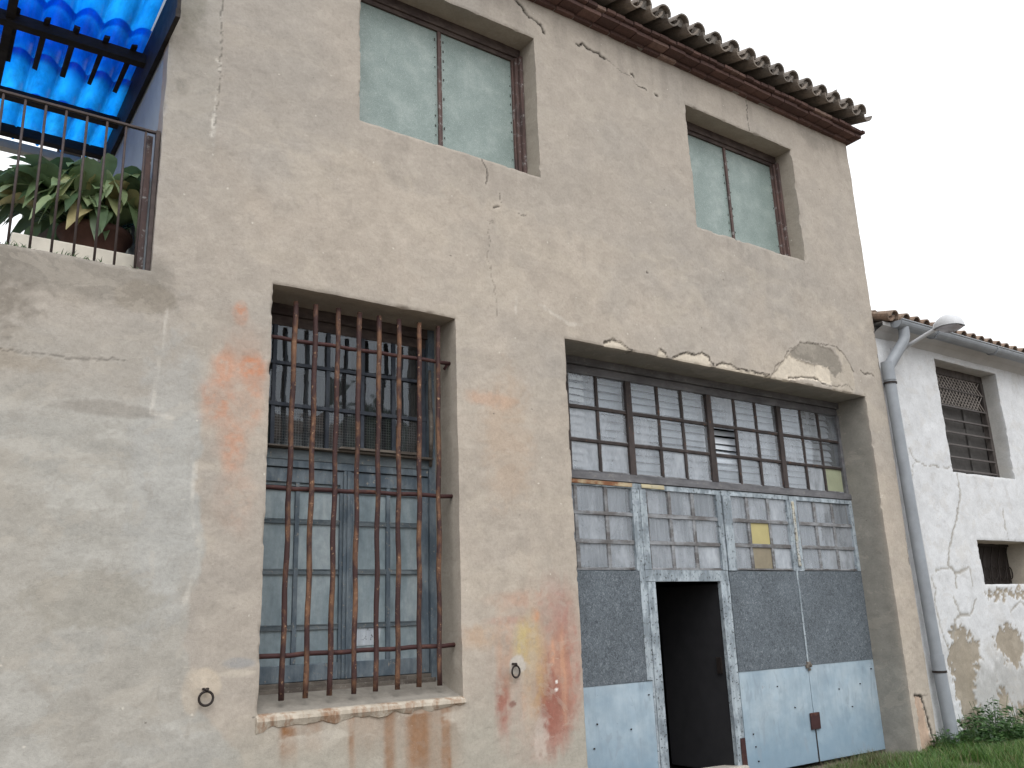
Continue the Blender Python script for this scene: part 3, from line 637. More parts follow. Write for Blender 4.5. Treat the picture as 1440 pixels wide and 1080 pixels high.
# iron bars
GR = None
for z in (2.61, 3.748, 1.443):
    b = MB(); b.tube([(2.08 + 1.66 * k / 12, .123 + .004 * math.sin(k * 1.7 + z), z + .012 * (k / 12) - .006 + .004 * math.sin(k * 2.1 + z * 5)) for k in range(13)], .017, 8)
    if z > 3: b.tube([(3.70, .12, 3.748), (3.685, .13, 3.735), (3.67, .15, 3.70)], .012, 7)
    o = b.build('rail' if GR else 'security_grille', M['rustx'], GR or WH, smooth=True); GR = GR or o
for xt, xb in ((2.324, 2.305), (2.489, 2.48), (2.679, 2.658), (2.858, 2.843), (3.036, 3.018), (3.218, 3.197), (3.408, 3.378), (3.588, 3.556)):
    b = MB(); zt = 4.055 + ru(-.008, .008); zb = 1.145 + .012 * (xb - 2.3) + ru(-.004, .004); ph = ru(0, 6)
    b.tube([(xb + (xt - xb) * k / 24 + .0035 * math.sin(k * 1.3 + ph), .101 + .003 * math.sin(k + ph), zb + (zt - zb) * k / 24) for k in range(25)], [.0195 * ru(.94, 1.07) for k in range(25)], 9)
    b.build('bar', M['rust'], GR, smooth=True)

# gate --------------------------------------------------------------------
f = MB()
f.box(4.86, 9.625, .44, .54, 3.975, 4.06, .004); f.box(4.86, 9.625, .40, .50, 4.061, 4.16, .004)
f.box(4.86, 9.645, .395, .50, 2.905, 2.978, .004); f.box(4.86, 9.63, .42, .50, 2.978, 2.992, .003)
f.box(9.575, 9.63, .425, .52, 2.99, 3.97, .003); f.box(4.86, 4.925, .425, .52, .05, 3.97, .003)
GF = f.build('gate_frame', M['graypaint'], WH, bevel=.004)
for x in (6.045, 7.245, 8.445):
    f = MB(); f.box(x - .037, x + .037, .425, .50, 2.993, 3.974, .004); f.build('post', M['brownpost'], GF, bevel=.004)
f = MB(); vx = [5.25, 5.63, 6.476, 6.835, 7.687, 8.05, 8.882, 9.225]
for x in vx: f.box(x - .017, x + .017, .448, .475, 2.993, 3.974, .002)
for z in (3.635, 3.30): f.box(4.925, 9.575, .442, .47, z - .016, z + .016, .002)
TW = f.build('transom_window', M['brownpost'], WH, bevel=.003)
xe = [4.925, 5.25, 5.63, 6.045, 6.476, 6.835, 7.245, 7.687, 8.05, 8.445, 8.882, 9.225, 9.575]; ze = [2.985, 3.30, 3.635, 3.975]
g = MB(); h = MB()
for i in range(12):
    for k in range(3):
        a, c, lo, hi = xe[i], xe[i + 1], ze[k], ze[k + 1]; t1, t2 = ru(-.006, .006), ru(-.004, .004)
        q = [(a, .462 + t1, lo), (c, .462 - t1 + t2, lo), (c, .462 - t1, hi), (a, .462 + t1 + t2, hi)]
        if i == 6 and k == 1: continue
        (h if (i == 11 and k == 0) else g).add(q, [(0, 1, 2, 3)])
        p = MB()
g.build('glass', M['dustyglass'], TW); tag(h.build('board', M['greenpane'], TW), 'greenish board in place of a pane')
def putty(xe, ze, y, name, parent, skip=()):
    p = MB()
    for i in range(len(xe) - 1):
        for k in range(len(ze) - 1):
            a, c, lo, hi = xe[i], xe[i + 1], ze[k], ze[k + 1]
            p.box(a + .016, c - .016, y, y + .008, lo + .012, lo + .022, .003); p.box(a + .015, a + .022, y, y + .008, lo + .02, hi - .02, .002)
    return p.build(name, M['muntin'], parent)
putty(xe, ze, .450, 'putty', TW)
# leaves
LV = [(4.925, 6.062, [4.98, 5.25, 5.632, 5.962]), (6.066, 7.266, [6.165, 6.491, 6.828, 7.182]), (7.278, 8.405, [7.402, 7.687, 8.037, 8.358]), (8.410, 9.625, [8.54, 8.874, 9.215, 9.56])]
LB = ['door leaf at far left with grey felt panel', 'door leaf with the open wicket doorway', 'door leaf with a yellow pane', 'door leaf at far right beside the plaster reveal']
leaves = []
for i, (a, c, vx) in enumerate(LV):
    f = MB(); bot = 2.045
    f.box(a, c, .405, .45, 2.848, 2.900, .003)
    if i == 1:
        f.box(a + .004, vx[0] - .004, .40, .455, 2.052, 2.847, .003); f.box(vx[3] + .004, c - .004, .40, .455, 2.052, 2.847, .003)
        f.box(a + .004, c - .004, .402, .455, 1.94, 2.050, .003)
        f.box(a + .028, 6.203, .404, .455, .06, 1.938, .004, .0); f.box(7.135, c - .004, .404, .455, .06, 1.938, .004)
        f.box(a, a + .024, .412, .455, .06, 1.938, .003); f.mi = 1
        for z in np.arange(.2, 1.9, .17):
            for x in (6.115, 6.18, 7.16, 7.245): q_ = z + ru(-.07, .07); f.box(x - .005, x + .005, .396, .402, q_ - .005, q_ + .005)
        f.mi = 0
    else:
        f.box(a, vx[0] - (.0 if i else .01), .40 if i != 2 else .392, .45, bot, 2.847, .004); f.box(vx[3] + .004, c, .402, .45, bot, 2.847, .004)
        f.box(a, c, .42, .45, .06, bot - .005)
    o = f.build('door_leaf', [M['palepaint'], M['iron']], WH, bevel=.003); o['label'] = LB[i]; leaves.append(o)
    f = MB()
    for x in vx[1:3]: f.box(x - .017, x + .017, .413, .438, 2.052, 2.847, .003)
    for z in (2.585, 2.315): f.box(vx[0] - .003, vx[3] + .003, .408, .436, z - .017, z + .017, .003)
    f.box(vx[0], vx[3], .41, .43, 2.052, 2.064, .003)
    f.build('glazing_bars', M['muntin'], o, bevel=.003); putty(vx, [2.052, 2.315, 2.585, 2.847], .411, 'putty', o)
    g = MB(); ze2 = [2.052, 2.315, 2.585, 2.847]
    for q in range(3):
        for k in range(3):
            x0, x1, lo, hi = vx[q], vx[q + 1], ze2[k], ze2[k + 1]; t1, t2 = ru(-.005, .005), ru(-.004, .004)
            vs = [(x0, .426 + t1, lo), (x1, .426 - t1 + t2, lo), (x1, .426 - t1, hi), (x0, .426 + t1 + t2, hi)]
            if i == 2 and q == 1 and k in (0, 1):
                y = MB().add([(p[0], .424, p[2]) for p in vs], [(0, 1, 2, 3)]).build('board', M['yellowpane' if k else 'brownpane'], o); y['label'] = 'yellow board in place of a pane' if k else 'brownish board in place of a pane'
            else: g.add(vs, [(0, 1, 2, 3)])
    g.build('glass', M['dustyglass'], o)
    if i != 1:
        zf = 1.022 + .004 * i
        f = MB(); f.box(a + (.0 if i else -.02), c - (.075 if i == 0 else .004), .405, .419, zf, 2.043, .002); f.build('felt_panel', M['felt'], o)
        f = MB(); n = 14
        for r in range(n):
            x0 = a + (c - a) * r / n
        f.box(a, c - (.005 if i else .0), .409, .4185, .05, zf - .003, .002); f.mi = 1
        for x, z in ((9.55, .93), (9.3, .78), (7.85, .85), (8.1, .62), (5.35, .7), (5.75, .62), (5.3, .5), (6.0, .9), (7.42, .3), (7.44, .16), (7.40, .42), (9.1, .55), (8.9, .75)):
            if a < x < c: f.box(x - .006, x + .006, .398, .4085, z - .006, z + .006, .002)
        f.build('metal_sheet', [M['sheet'], M['iron']], o)
f = MB(); f.box(4.93, 5.98, .394, .404, 2.862, 2.898, .004); f.build('rusty_strip', m_wood('rusty_flaking_strip', (.20, .085, .04), (.42, .36, .24), (.08, .05, .04), 'x', 9), leaves[0], bevel=.003)
f = MB(); f.box(6.10, 6.42, .393, .404, 2.858, 2.899, .004); f.build('flaking_strip', m_wood('yellowed_flaking_strip', (.42, .37, .24), (.36, .34, .28), (.08, .06, .05), 'x', 9), leaves[1], bevel=.003)
f = MB(); f.box(8.435, 8.475, .388, .399, 2.1, 2.83, .004); f.build('flaking_strip', m_wood('yellowed_stile_strip', (.44, .41, .32), (.40, .43, .45), (.07, .06, .05), 'z', 9, c3t=.52), leaves[3], bevel=.003)
f = MB(); f.box(5.965, 6.06, .395, .404, 2.1, 2.84, .002); f.box(5.99, 6.063, .398, .41, 1.03, 2.09, .002); f.build('edge_strip', M['palepaint'], leaves[0])
f = MB(); f.box(8.385, 8.415, .394, .404, 1.04, 2.07, .004); f.build('edge_strip', M['palepaint'], leaves[3], bevel=.003)
f = MB(); f.box(8.325, 8.475, .385, .407, .375, .545, .003); f.build('latch_plate', M['rustx'], leaves[3], bevel=.004)
f = MB(); f.box(8.395, 8.415, .404, .4085, .05, .375, .002); f.build('gap_shadow_strip', M['iron'], leaves[3])  # dark strip stands in for the shadowed gap below the latch plate
f = MB()
for x, z, r in ((8.40, 1.05, .022), (8.375, 1.02, .018), (8.43, 1.03, .018), (8.405, .99, .016)): f.box(x - r, x + r, .38, .405, z - r, z + r, .006)
f.build('bracket', M['greywood'], leaves[3], bevel=.004)
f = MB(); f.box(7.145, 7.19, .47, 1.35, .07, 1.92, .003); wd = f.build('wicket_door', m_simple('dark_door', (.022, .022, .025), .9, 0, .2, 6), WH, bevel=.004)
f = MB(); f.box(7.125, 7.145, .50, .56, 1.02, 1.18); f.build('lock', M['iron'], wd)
f = MB(); f.box(6.1, 7.24, .34, .62, .0, .145, .02); f.build('threshold', m_simple('threshold_stone', (.38, .35, .31), .9), WH, bevel=.02)
f = MB(); f.box(7.19, 7.262, .394, .4035, .06, .40, .003); f.build('rusty_patch', M['rustx'], leaves[1])

# hangings behind the gate ------------------------------------------------
def blind(x0, x1, name, mat, label, y, sp, wd, ang, zt, zb):
    b = MB(); z = zt
    while z > zb:
        xx = [x0 + (x1 - x0) * k / 30 for k in range(31)]; dz = ru(-.006, .006); aa = ang + ru(-.15, .15); tl = ru(-.010, .010); vs = []
        for k, x in enumerate(xx):
            w = dz + tl * (k / 30 - .5) + .004 * math.sin(x * 3 + z * 20)
            vs += [(x, y - wd / 2 * math.cos(aa), z + w - wd / 2 * math.sin(aa)), (x, y - .008, z + w + .004), (x, y + wd / 2 * math.cos(aa), z + w + wd / 2 * math.sin(aa))]
        b.add(vs, [(k * 3 + q, k * 3 + 3 + q, k * 3 + 4 + q, k * 3 + 1 + q) for k in range(30) for q in (0, 1)]); z -= sp
    return tag(b.build(name, mat, None, smooth=True), label, 'blind', None)
blind(5.50, 9.56, 'blind', M['slat'], 'long grey slatted blind behind the upper panes of the gate', .58, .078, .092, math.radians(62), 3.98, 2.97)
blind(4.90, 5.495, 'blind', M['litslat'], 'short slatted blind whitened for bright slat reflections at left end of the gate transom', .50, .074, .070, math.radians(66), 3.95, 2.97)  # whiter slats paint in the bright slat reflections at this end
CL = ['grey pleated curtain behind the leftmost gate leaf', 'grey pleated curtain above the dark open doorway', 'grey pleated curtain behind the leaf with the yellow pane', 'grey pleated curtain behind the rightmost gate leaf']
for (a, c, vx), lb in zip(LV, CL):
    b = MB(); N = 120; vs = []; ph = ru(0, 6)
    for k in range(N + 1):
        x = vx[0] - .01 + (vx[3] - vx[0] + .02) * k / N; y = .515 + .030 * math.sin(k * .62 + 1.8 * math.sin(k * .17 + ph)) + .012 * math.sin(k * 1.33 + ph)
        vs += [(x, y, 2.05), (x + .004 * math.sin(k), y * .9 + .05, 2.45), (x, .51 + (y - .51) * .8, 2.88)]
    b.add(vs, [(k * 3 + q, k * 3 + 3 + q, k * 3 + 4 + q, k * 3 + 1 + q) for k in range(N) for q in (0, 1)])
    tag(b.build('curtain', M['curtain'], None, smooth=True), lb, 'curtain', 'curtains behind the gate panes')
b = MB(); N = 140; vs = []
for k in range(N + 1):
    x = 2.17 + 1.47 * k / N; y = .60 + .012 * math.sin(k * 1.1 + math.sin(k * .3)); vs += [(x, y, 2.85), (x, y, 4.08)]
b.add(vs, [(k * 2, k * 2 + 2, k * 2 + 3, k * 2 + 1) for k in range(N)])
tag(b.build('curtain', M['lace'], None, smooth=True), 'pale lace curtain behind the upper panes of the barred window', 'curtain')

# tie rings ---------------------------------------------------------------
def tie_ring(x, z, R, yaw, label):
    t = empty('tie_ring', (x, 0, z), label, 'iron ring', 'tie rings on the beige wall')
    b = MB(); K = 28
    vs = []
    for k in range(K):
        a = 2 * math.pi * k / K
        for q in range(8):
            e = 2 * math.pi * q / 8; rr = R + .008 * math.cos(e); X = rr * math.cos(a)
            vs.append((x + X * math.cos(yaw), -.035 - X * math.sin(yaw) + .008 * math.sin(e), z + rr * math.sin(a) - .0))
    b.add(vs, [(k * 8 + q, k * 8 + (q + 1) % 8, ((k + 1) % K) * 8 + (q + 1) % 8, ((k + 1) % K) * 8 + q) for k in range(K) for q in range(8)])
    b.build('ring', M['iron'], t, smooth=True)
    b = MB(); s = .012
    b.tube([(x - s, .03, z + R + .012), (x - s, -.03, z + R + .014), (x, -.052, z + R + .006), (x + s, -.03, z + R + .014), (x + s, .03, z + R + .012)], .008, 7)
    b.build('staple', M['iron'], t, smooth=True)
tie_ring(1.758, 1.205, .043, .15, 'iron tie ring on a pale mortar patch left of the barred window')
tie_ring(4.178, 1.225, .045, -.22, 'iron tie ring among red paint smears left of the gate')

# terrace -----------------------------------------------------------------
RL = empty('balcony_railing', (0, .05, 4.05), 'thin rusty iron railing on the terrace parapet', 'railing')
b = MB(); b.box(-3.1, 1.232, .035, .062, 5.125, 5.143); b.build('rail', M['railing'], RL, bevel=.003)
b = MB(); b.box(1.205, 1.236, .03, .066, 4.03, 5.15, .001); b.build('post', M['railing'], RL, bevel=.003)
b = MB(); b.box(1.16, 1.20, .10, .15, 4.03, 5.13, .001); b.build('post', M['rustframe'], RL, bevel=.003)
b = MB(); b.tube([(0, .05, 4.03), (.001, .05, 4.6), (0, .05, 5.126)], .0085, 8); proto = b.build('baluster', M['railing'], RL, smooth=True)
xx = [1.138 - .129 * k for k in range(33)]; proto.location.x = xx[0]
for x in xx[1:]:
    c = proto.copy(); c.location.x = x + ru(-.005, .005); col.objects.link(c)
CN = empty('terrace_canopy', (0, 1., 3.97), 'canopy of translucent blue corrugated plastic on dark beams over the terrace', 'canopy')
def cz(y): return 6.25 - .035 * y
def sheet(y0, y1, lift, x0=-3.0, x1=1.215, pitch=.205, amp=.045):
    b = MB(); nx = int((x1 - x0) / pitch * 16); vs = []
    for k in range(nx + 1):
        x = x0 + (x1 - x0) * k / nx; u = ((x + .06) / pitch) % 1.0
        h = amp * (abs(math.cos(math.pi * u)) ** .8 * 2 - .7) 
        for y in (y0, (y0 + y1) / 2, y1): vs.append((x, y + .012 * math.sin(x * 23), cz(y) + lift + h - .03 * (y - y0) / (y1 - y0) * 0))
    b.add(vs, [(k * 3 + q, k * 3 + 3 + q, k * 3 + 4 + q, k * 3 + 1 + q) for k in range(nx) for q in (0, 1)])
    return b.build('roof_sheet', M['blue'], CN, smooth=True)
sheet(-.45, .62, .10); sheet(.55, 1.34, .055); sheet(1.22, 1.86, .0); sheet(1.76, 2.50, -.045); sheet(.60, 1.30, .19)  # last sheet is an extra layer added to darken the second row
b = MB(); b.box(-3., 1.235, 2.44, 2.52, 5.97, 6.06, .004); b.build('fascia', M['cream'], CN, bevel=.004)
for y, z0, z1 in ((.72, 6.10, 6.19), (1.72, 6.06, 6.14), (2.30, 6.03, 6.12)):
    b = MB(); b.box(-3., 1.235, y - .045, y + .045, z0, z1, .004); b.build('beam', M['darkwood'], CN, bevel=.005)
for x in (.24, -.45, -1.3, -2.2):
    b = MB(); b.add([(x + s, y, cz(y) - .10 + .06 * t + (0 if x < 1 else .0)) for y in (-.3, 2.6) for s in (-.03, .03) for t in (0, 1)], [(0, 1, 3, 2), (4, 6, 7, 5), (0, 4, 5, 1), (2, 3, 7, 6), (0, 2, 6, 4), (1, 5, 7, 3)]); b.build('rafter', M['darkwood'], CN)
b = MB()                                              # laths under the second row of sheets
for k in range(21):
    x = 1.10 - .205 * k; b.box(x - .020, x + .020, .60, 1.34, 6.17, 6.19, .008)
b.build('laths', M['darkwood'], CN)
b = MB(); b.box(1.205, 1.238, -.3, 2.7, 5.90, 5.97, .004); b.box(1.212, 1.236, -.3, 2.7, 5.972, 6.3, .004); b.build('wall_plate_shade_board', M['darkwood'], CN)  # upper dark board stands in for the shadow band beneath the sheets
b = MB(); b.box(-2.9, -2.8, 2.54, 2.64, 3.97, 6.0); b.build('post', M['darkwood'], CN)
PB = MB(); PB.box(.40, 1.19, .30, 1.02, 3.972, 4.268, .006)
tag(PB.build('plinth', M['cream'], None, bevel=.012), 'cream plinth block behind the terrace railing carrying the plant', 'plinth')
PP = empty('potted_plant', (.96, .66, 4.272), 'broad leaved potted plant in a terracotta bowl behind the railing', 'plant')
b = MB(); b.lathe([(.001, 0), (.17, 0), (.19, .04), (.238, .20), (.255, .205), (.262, .225), (.258, .25), (.235, .25), (.225, .21), (.001, .205)], (.96, .66, 4.272), 32); b.build('pot', M['terracotta'], PP, smooth=True)
b = MB(); b.lathe([(.001, .215), (.222, .212)], (.96, .66, 4.272), 20); b.build('soil', M['soil'], PP)
b = MB(); st = MB(); random.seed(21)
for k in range(170):
    az = ru(0, 2 * math.pi); rad = ru(.0, .13); base = Vector((.96 + rad * math.cos(az), .66 + rad * math.sin(az), 4.47))
    reach = ru(.22, .62); az2 = az + ru(-.3, .3)
    if k % 3 == 0: az2 = math.pi + ru(-.7, .7); reach = ru(.45, .95)
    d = Vector((math.cos(az2), math.sin(az2), 0)); d.y *= .62; hgt = ru(.14, .44) * (1.05 - .35 * reach)
    if d.x > 0: reach = min(reach, .40)
    if k % 5 == 0: d = Vector((ru(-.8, .5), -.55, 0)); reach = ru(.25, .5); hgt = ru(.05, .25)
    mid = base + d * reach * .42 + Vector((0, 0, hgt)); Lb = ru(.34, .54); tipz = ru(-.40, .10)
    p0 = mid; 
    sidev = d.cross(Vector((0, 0, 1))).normalized(); tw = ru(-.9, .9); W = ru(.055, .095)
    st.tube([base, base + d * reach * .14 + Vector((0, 0, hgt * .55)), mid], [.006, .005, .004], 5, False)
    S = 8; vs = []
    for q in range(S + 1):
        u = q / S; c = p0 + d * Lb * (u - .12 * u * u) + Vector((0, 0, .10 * math.sin(u * 2.2) + tipz * u * u))
        w = W * (math.sin(math.pi * min(1, u * .94 + .04)) ** .75) if q < S else .002
        n = (sidev * math.cos(tw) + Vector((0, 0, 1)) * math.sin(tw)); rip = .006 * math.sin(q * 2.3 + k)
        vs += [c - n * w + Vector((0, 0, .25 * w + rip)), c - Vector((0, 0, .012 * (1 - u))), c + n * w + Vector((0, 0, .25 * w - rip))]
    b.add(vs, [(q * 3 + e, q * 3 + 1 + e, q * 3 + 4 + e, q * 3 + 3 + e) for q in range(S) for e in (0, 1)])
random.seed(7)
b.v = [(min(v[0], 1.22), max(v[1], .085), v[2]) for v in b.v]; st.v = [(min(v[0], 1.23), max(v[1], .09), v[2]) for v in st.v]
b.build('foliage', M['leaf'], PP, smooth=True); st.build('stems', M['weed'], PP, smooth=True)

# greenery ----------------------------------------------------------------
def blades(b, x, y, z, h, w, lean, n=2):
    a = ru(0, 6.28); d = Vector((math.cos(a), math.sin(a), 0)); q = ru(0, 6.28); l = Vector((math.cos(q), math.sin(q), 0)) * lean
    p = Vector((x, y, z)); vs = []
    for k in range(n + 1):
        u = k / n; c = p + l * u * u + Vector((0, 0, h * (u - .15 * u * u))); ww = w * (1 - u * .95)
        vs += [c - d * ww, c + d * ww]
    b.add(vs, [(2 * k, 2 * k + 1, 2 * k + 3, 2 * k + 2) for k in range(n)])
def leafy(b, cx, cy, R, H, n, sz):
    for k in range(n):
        a = ru(0, 6.28); r = R * math.sqrt(rnd()); z = H * (1 - (r / R) ** 1.6) * ru(.05, 1.); p = Vector((cx + r * math.cos(a), cy + r * math.sin(a) * .8, z))
        d = Vector((math.cos(a) + ru(-.8, .8), math.sin(a) + ru(-.8, .8), ru(-.3, .8))).normalized(); s = d.cross(Vector((ru(-.4, .4), ru(-.4, .4), 1))).normalized(); L = sz * ru(.6, 1.3); w = L * .28
        b.add([p, p + d * L * .45 - s * w, p + d * L + Vector((0, 0, -.2 * L)), p + d * L * .45 + s * w], [(0, 1, 2, 3)])
gr = MB(); dg = MB()
for k in range(42000):
    x = ru(6.6, 13.6); y = -2.6 * rnd() ** 1.3 + .02
    if vn(np.array(x * 1.4), np.array(y * 1.4), 5) < .28 and y < -.5: continue
    if x > 11.2 and y < -.30 - .2 * math.sin(x * 5): continue
    if x > 12.2 and rnd() < .6: continue
    hh = .06 + .13 * float(vn(np.array(x * 2.2), np.array(y * 2.2), 9)) + ru(0, .05)
    if rnd() < .07 or (x < 9.0 and y > -.35 and rnd() < .45): blades(dg, x, y, 0, hh * 1.15, .004, .06)
    else: blades(gr, x, y, 0, hh, .0048, .07)
tag(gr.build('grass', M['grass'], None), 'fresh green grass along the foot of the walls', 'grass', None, 'stuff')
tag(dg.build('dry_grass', M['drygrass'], None), 'dry yellowish grass at the foot of the gate', 'grass', None, 'stuff')
WD = [(10.42, -.22, .40, .42, 850, 'dark leafy weed clump growing round the foot of the downpipe'), (10.98, -.16, .46, .52, 1050, 'tallest dark weed clump against the peeling white wall'),
      (11.5, -.2, .46, .40, 800, 'low dark weed clump between the tallest clump and the dirt patch'), (12.1, -.2, .46, .26, 520, 'low straggly weed clump at the right edge under the peeling wall'), (9.98, -.14, .24, .28, 300, 'small weed clump at the cracked corner of the beige wall')]
for x, y, R, H, n, lb in WD:
    b = MB(); leafy(b, x, y, R, H, n, .075)
    for k in range(26):
        a = ru(0, 6.28); r = R * rnd() * .8; b.tube([(x + r * .3 * math.cos(a), y + r * .3 * math.sin(a), 0), (x + r * math.cos(a), y + r * math.sin(a) * .8, H * ru(.4, 1.05))], [.004, .002], 4, False)
    b.v = [(v[0], min(v[1], .04 if v[0] > 10.05 else -.005), max(v[2], .0)) for v in b.v]
    tag(b.build('weed_clump', M['weed'], None), lb, 'weeds', 'weed clumps at the foot of the white wall')
b = MB()
for k in range(420):
    x = ru(.2, 1.2) if rnd() < .85 else ru(-1.5, .2); c = float(vn(np.array(x * 7), np.array(1.), 3))
    if c < .42: continue
    blades(b, x, ru(.0, .10), 4.045, ru(.01, .05) * (c + .3), .0045, .03)
tag(b.build('moss', M['weed'], None), 'moss and tiny weeds along the terrace parapet top', 'moss', None, 'stuff')

# ------------------------------------------------------------------ white house
HC = [([(10.48, 3.55), (10.6, 3.4), (10.87, 3.37), (11.47, 3.38)], .012), ([(10.61, 3.4), (10.49, 3.3), (10.44, 3.18)], .011), ([(11.55, 3.3), (11.54, 3.03), (11.35, 2.71), (11.08, 2.35), (10.97, 2.11), (11.11, 2.02), (11.44, 2.07), (11.45, 1.82)], .022),
      ([(10.64, 2.03), (10.96, 2.06)], .016), ([(11.11, 2.02), (11.07, 1.82)], .016), ([(10.96, 1.7), (11.05, 1.5), (11.26, 1.48), (11.47, 1.66)], .018), ([(11.05, 1.5), (10.88, 1.42), (10.82, 1.2)], .024), ([(10.53, 1.95), (10.57, 1.78), (10.52, 1.68), (10.54, 1.52), (10.56, 1.27), (10.65, 1.1)], .018), ([(12.6, 2.9), (12.55, 2.6), (12.6, 2.4)], .012), ([(12.3, 1.5), (12.6, 1.62), (12.9, 1.55)], .02)]
HB = [[(10.82, 1.32), (11.0, 1.36), (11.16, 1.19), (11.44, 1.18), (11.4, 1.04), (11.2, .81), (11.1, .58), (11.15, .1), (10.75, .1), (10.7, .52), (10.66, .76), (10.56, .92), (10.61, 1.07)],
      [(11.71, 1.15), (11.91, 1.29), (12.28, 1.33), (12.51, 1.14), (12.38, .82), (12.1, .85), (11.81, 1.02)], [(11.65, .58), (11.95, .55), (11.9, .3), (11.56, .18)], [(11.95, .3), (12.4, .42), (12.6, .1), (11.9, .1)], [(13., 1.3), (13.6, 1.1), (13.5, .6), (13.0, .5)], [(11.7, 1.74), (11.95, 1.80), (13.5, 1.80), (13.5, 1.72), (12.4, 1.70), (11.9, 1.68)]]
def whitewall(x, z):
    sh = x.shape; x = x.ravel(); z = z.ravel(); n2 = fbm(x, z, 2, 5, 22); n3 = fbm(x, z, 7, 5, 23); n4 = fbm(x, z, 22, 4, 24)
    C = np.array((.56, .572, .588))[None] * (1 + .10 * (n2 - .5) + .06 * (n3 - .5))[:, None]
    C = lay(C, sm(.45, .7, fbm(x, z * .3, 3, 4, 29)) * sm(3.5, 2, z), (.48, .475, .46), .3)
    C = lay(C, sm(1.0, .75, z + .6 * (n3 - .5) + .3 * (n2 - .5)) * sm(10.9, 11.1, x), (.335, .34, .342), .9)
    C = lay(C, sm(1.4, .9, z + .6 * (n3 - .5)) * sm(10.6, 10.9, x), (.43, .42, .40), .4)
    C = lay(C, sm(10.17, 10.1, x + .05 * (n3 - .5)), (.62, .61, .60), .3); C = lay(C, sm(5.0, 5.1, z), (.45, .43, .41), .5)
    D = (n2 - .5) * .03 + (n3 - .5) * .012 + (n4 - .5) * .004
    wx = x + (n4 - .5) * .30 + (n3 - .5) * .24; wz = z + (fbm(x, z, 20, 4, 31) - .5) * .34 + (fbm(x, z, 6, 3, 33) - .5) * .12
    for P in HB:
        m = inpoly(wx, wz, P).astype(float); C = lay(C, m, (.27, .232, .178), .92); C *= (1 + m * .3 * (n3 - .5))[:, None]; D += m * .012
    C = lay(C, blob(x, z, 12.35, .22, .18, .12, n3, .4), (.25, .14, .10), .7)
    for P, w in HC:
        ww = w * (.35 + .9 * n3); m = sm(ww * 1.3, ww * .6, pdist(x + (n4 - .5) * .07, z + (n3 - .5) * .08, P)); C = lay(C, m, (.30, .285, .255), .85); D += m * .006
    return C.reshape(sh + (3,)), D.reshape(sh)
HS = empty('white_house', (13, .05, 0), 'low whitewashed house with peeling plaster, gutter and grilled window', 'house')
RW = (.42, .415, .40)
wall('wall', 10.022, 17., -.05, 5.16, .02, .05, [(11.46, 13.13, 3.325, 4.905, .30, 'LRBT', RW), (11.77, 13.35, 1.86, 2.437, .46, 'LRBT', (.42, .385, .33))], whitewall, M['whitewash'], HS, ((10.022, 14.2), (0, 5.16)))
b = MB(); b.box(16.98, 17.15, .06, 8, -.05, 5.2); b.box(10.03, 17, 7.9, 8, -.05, 5.2); b.build('side_wall', M['farwhite'], HS)
b = MB(); b.box(10.03, 16.97, .62, .70, .0, 5.1); b.build('interior', M['inner'], HS)
f = MB(); f.box(11.46, 13.13, .27, .34, 4.80, 4.93, .004); f.box(11.46, 11.53, .27, .34, 3.3, 4.80, .004); f.box(13.05, 13.14, .26, .34, 3.3, 4.80, .006)
W1 = f.build('window', m_wood('dark_brown_frame', (.05, .042, .04), (.09, .078, .072), None, 'z', 6), HS, bevel=.004)
f = MB()
for x in (12.0, 12.55): f.box(x - .035, x + .035, .32, .36, 3.32, 4.80)
f.box(11.53, 13.05, .33, .36, 4.0, 4.06); f.box(11.53, 13.05, .345, .35, 3.3, 4.8); f.build('shutter', M['inner'], W1)
for z in (3.42, 3.60, 3.78, 3.96, 4.14, 4.34, 4.60):
    f = MB(); f.box(11.5, 13.08, .255, .275, z - .011, z + .011, .002); f.build('bar', m_simple('grille_iron', (.085, .075, .072), .6), W1)
f = MB(); z0, z1 = 4.36, 4.78
for s in (1, -1):
    k = -8
    while k < 36:
        x0 = 11.53 + k * .085; x1 = x0 + .30 * 1
        if s < 0: x0, x1 = x1, x0
        for za, zb in ((4.36, 4.575), (4.59, 4.78)):
            q0, q1 = (x0, x0 + (x1 - x0) * (zb - za) / .3)
            if min(q0, q1) > 11.5 and max(q0, q1) < 13.08: f.tube([(q0, .262 + .004 * s, za), (q1, .262 + .004 * s, zb)], .0065, 4, False)
        k += 1
f.build('lattice', m_simple('lattice_slats', (.30, .27, .25), .8), W1)
f = MB(); f.box(11.72, 13.4, .42, .47, 1.83, 1.875, .003); f.box(11.77, 13.35, .43, .46, 2.40, 2.45, .003); f.box(11.77, 13.35, .47, .475, 1.85, 2.44)
W2 = f.build('vent_window', M['iron'], HS)
f = MB()
for k in range(7):
    cx = 12.0 + .21 * k; pts = [(cx + .085 * math.cos(a) , .44, 2.03 + .09 * math.sin(a)) for a in np.linspace(0, 6.28, 18)]
    f.tube(pts, .008, 5, False); f.tube([(cx - .1, .438, 1.86), (cx - .06, .438, 2.2), (cx + .06, .438, 2.42)], .008, 5, False)
f.build('scroll_grille', M['iron'], W2, smooth=True)
tile_roof('roof', M['tile_w'], HS, 10.22, 28, .24, -.16, 5.135, math.radians(18), 12, .09, .38, M['mortar'])
b = MB(); b.add([(10.03, -.1, 5.17), (17, -.1, 5.17), (17, 4, 6.42), (10.03, 4, 6.42), (10.03, 8, 5.17), (17, 8, 5.17)], [(0, 1, 2, 3), (3, 2, 5, 4)]); b.build('roof_deck', M['mortar'], HS)
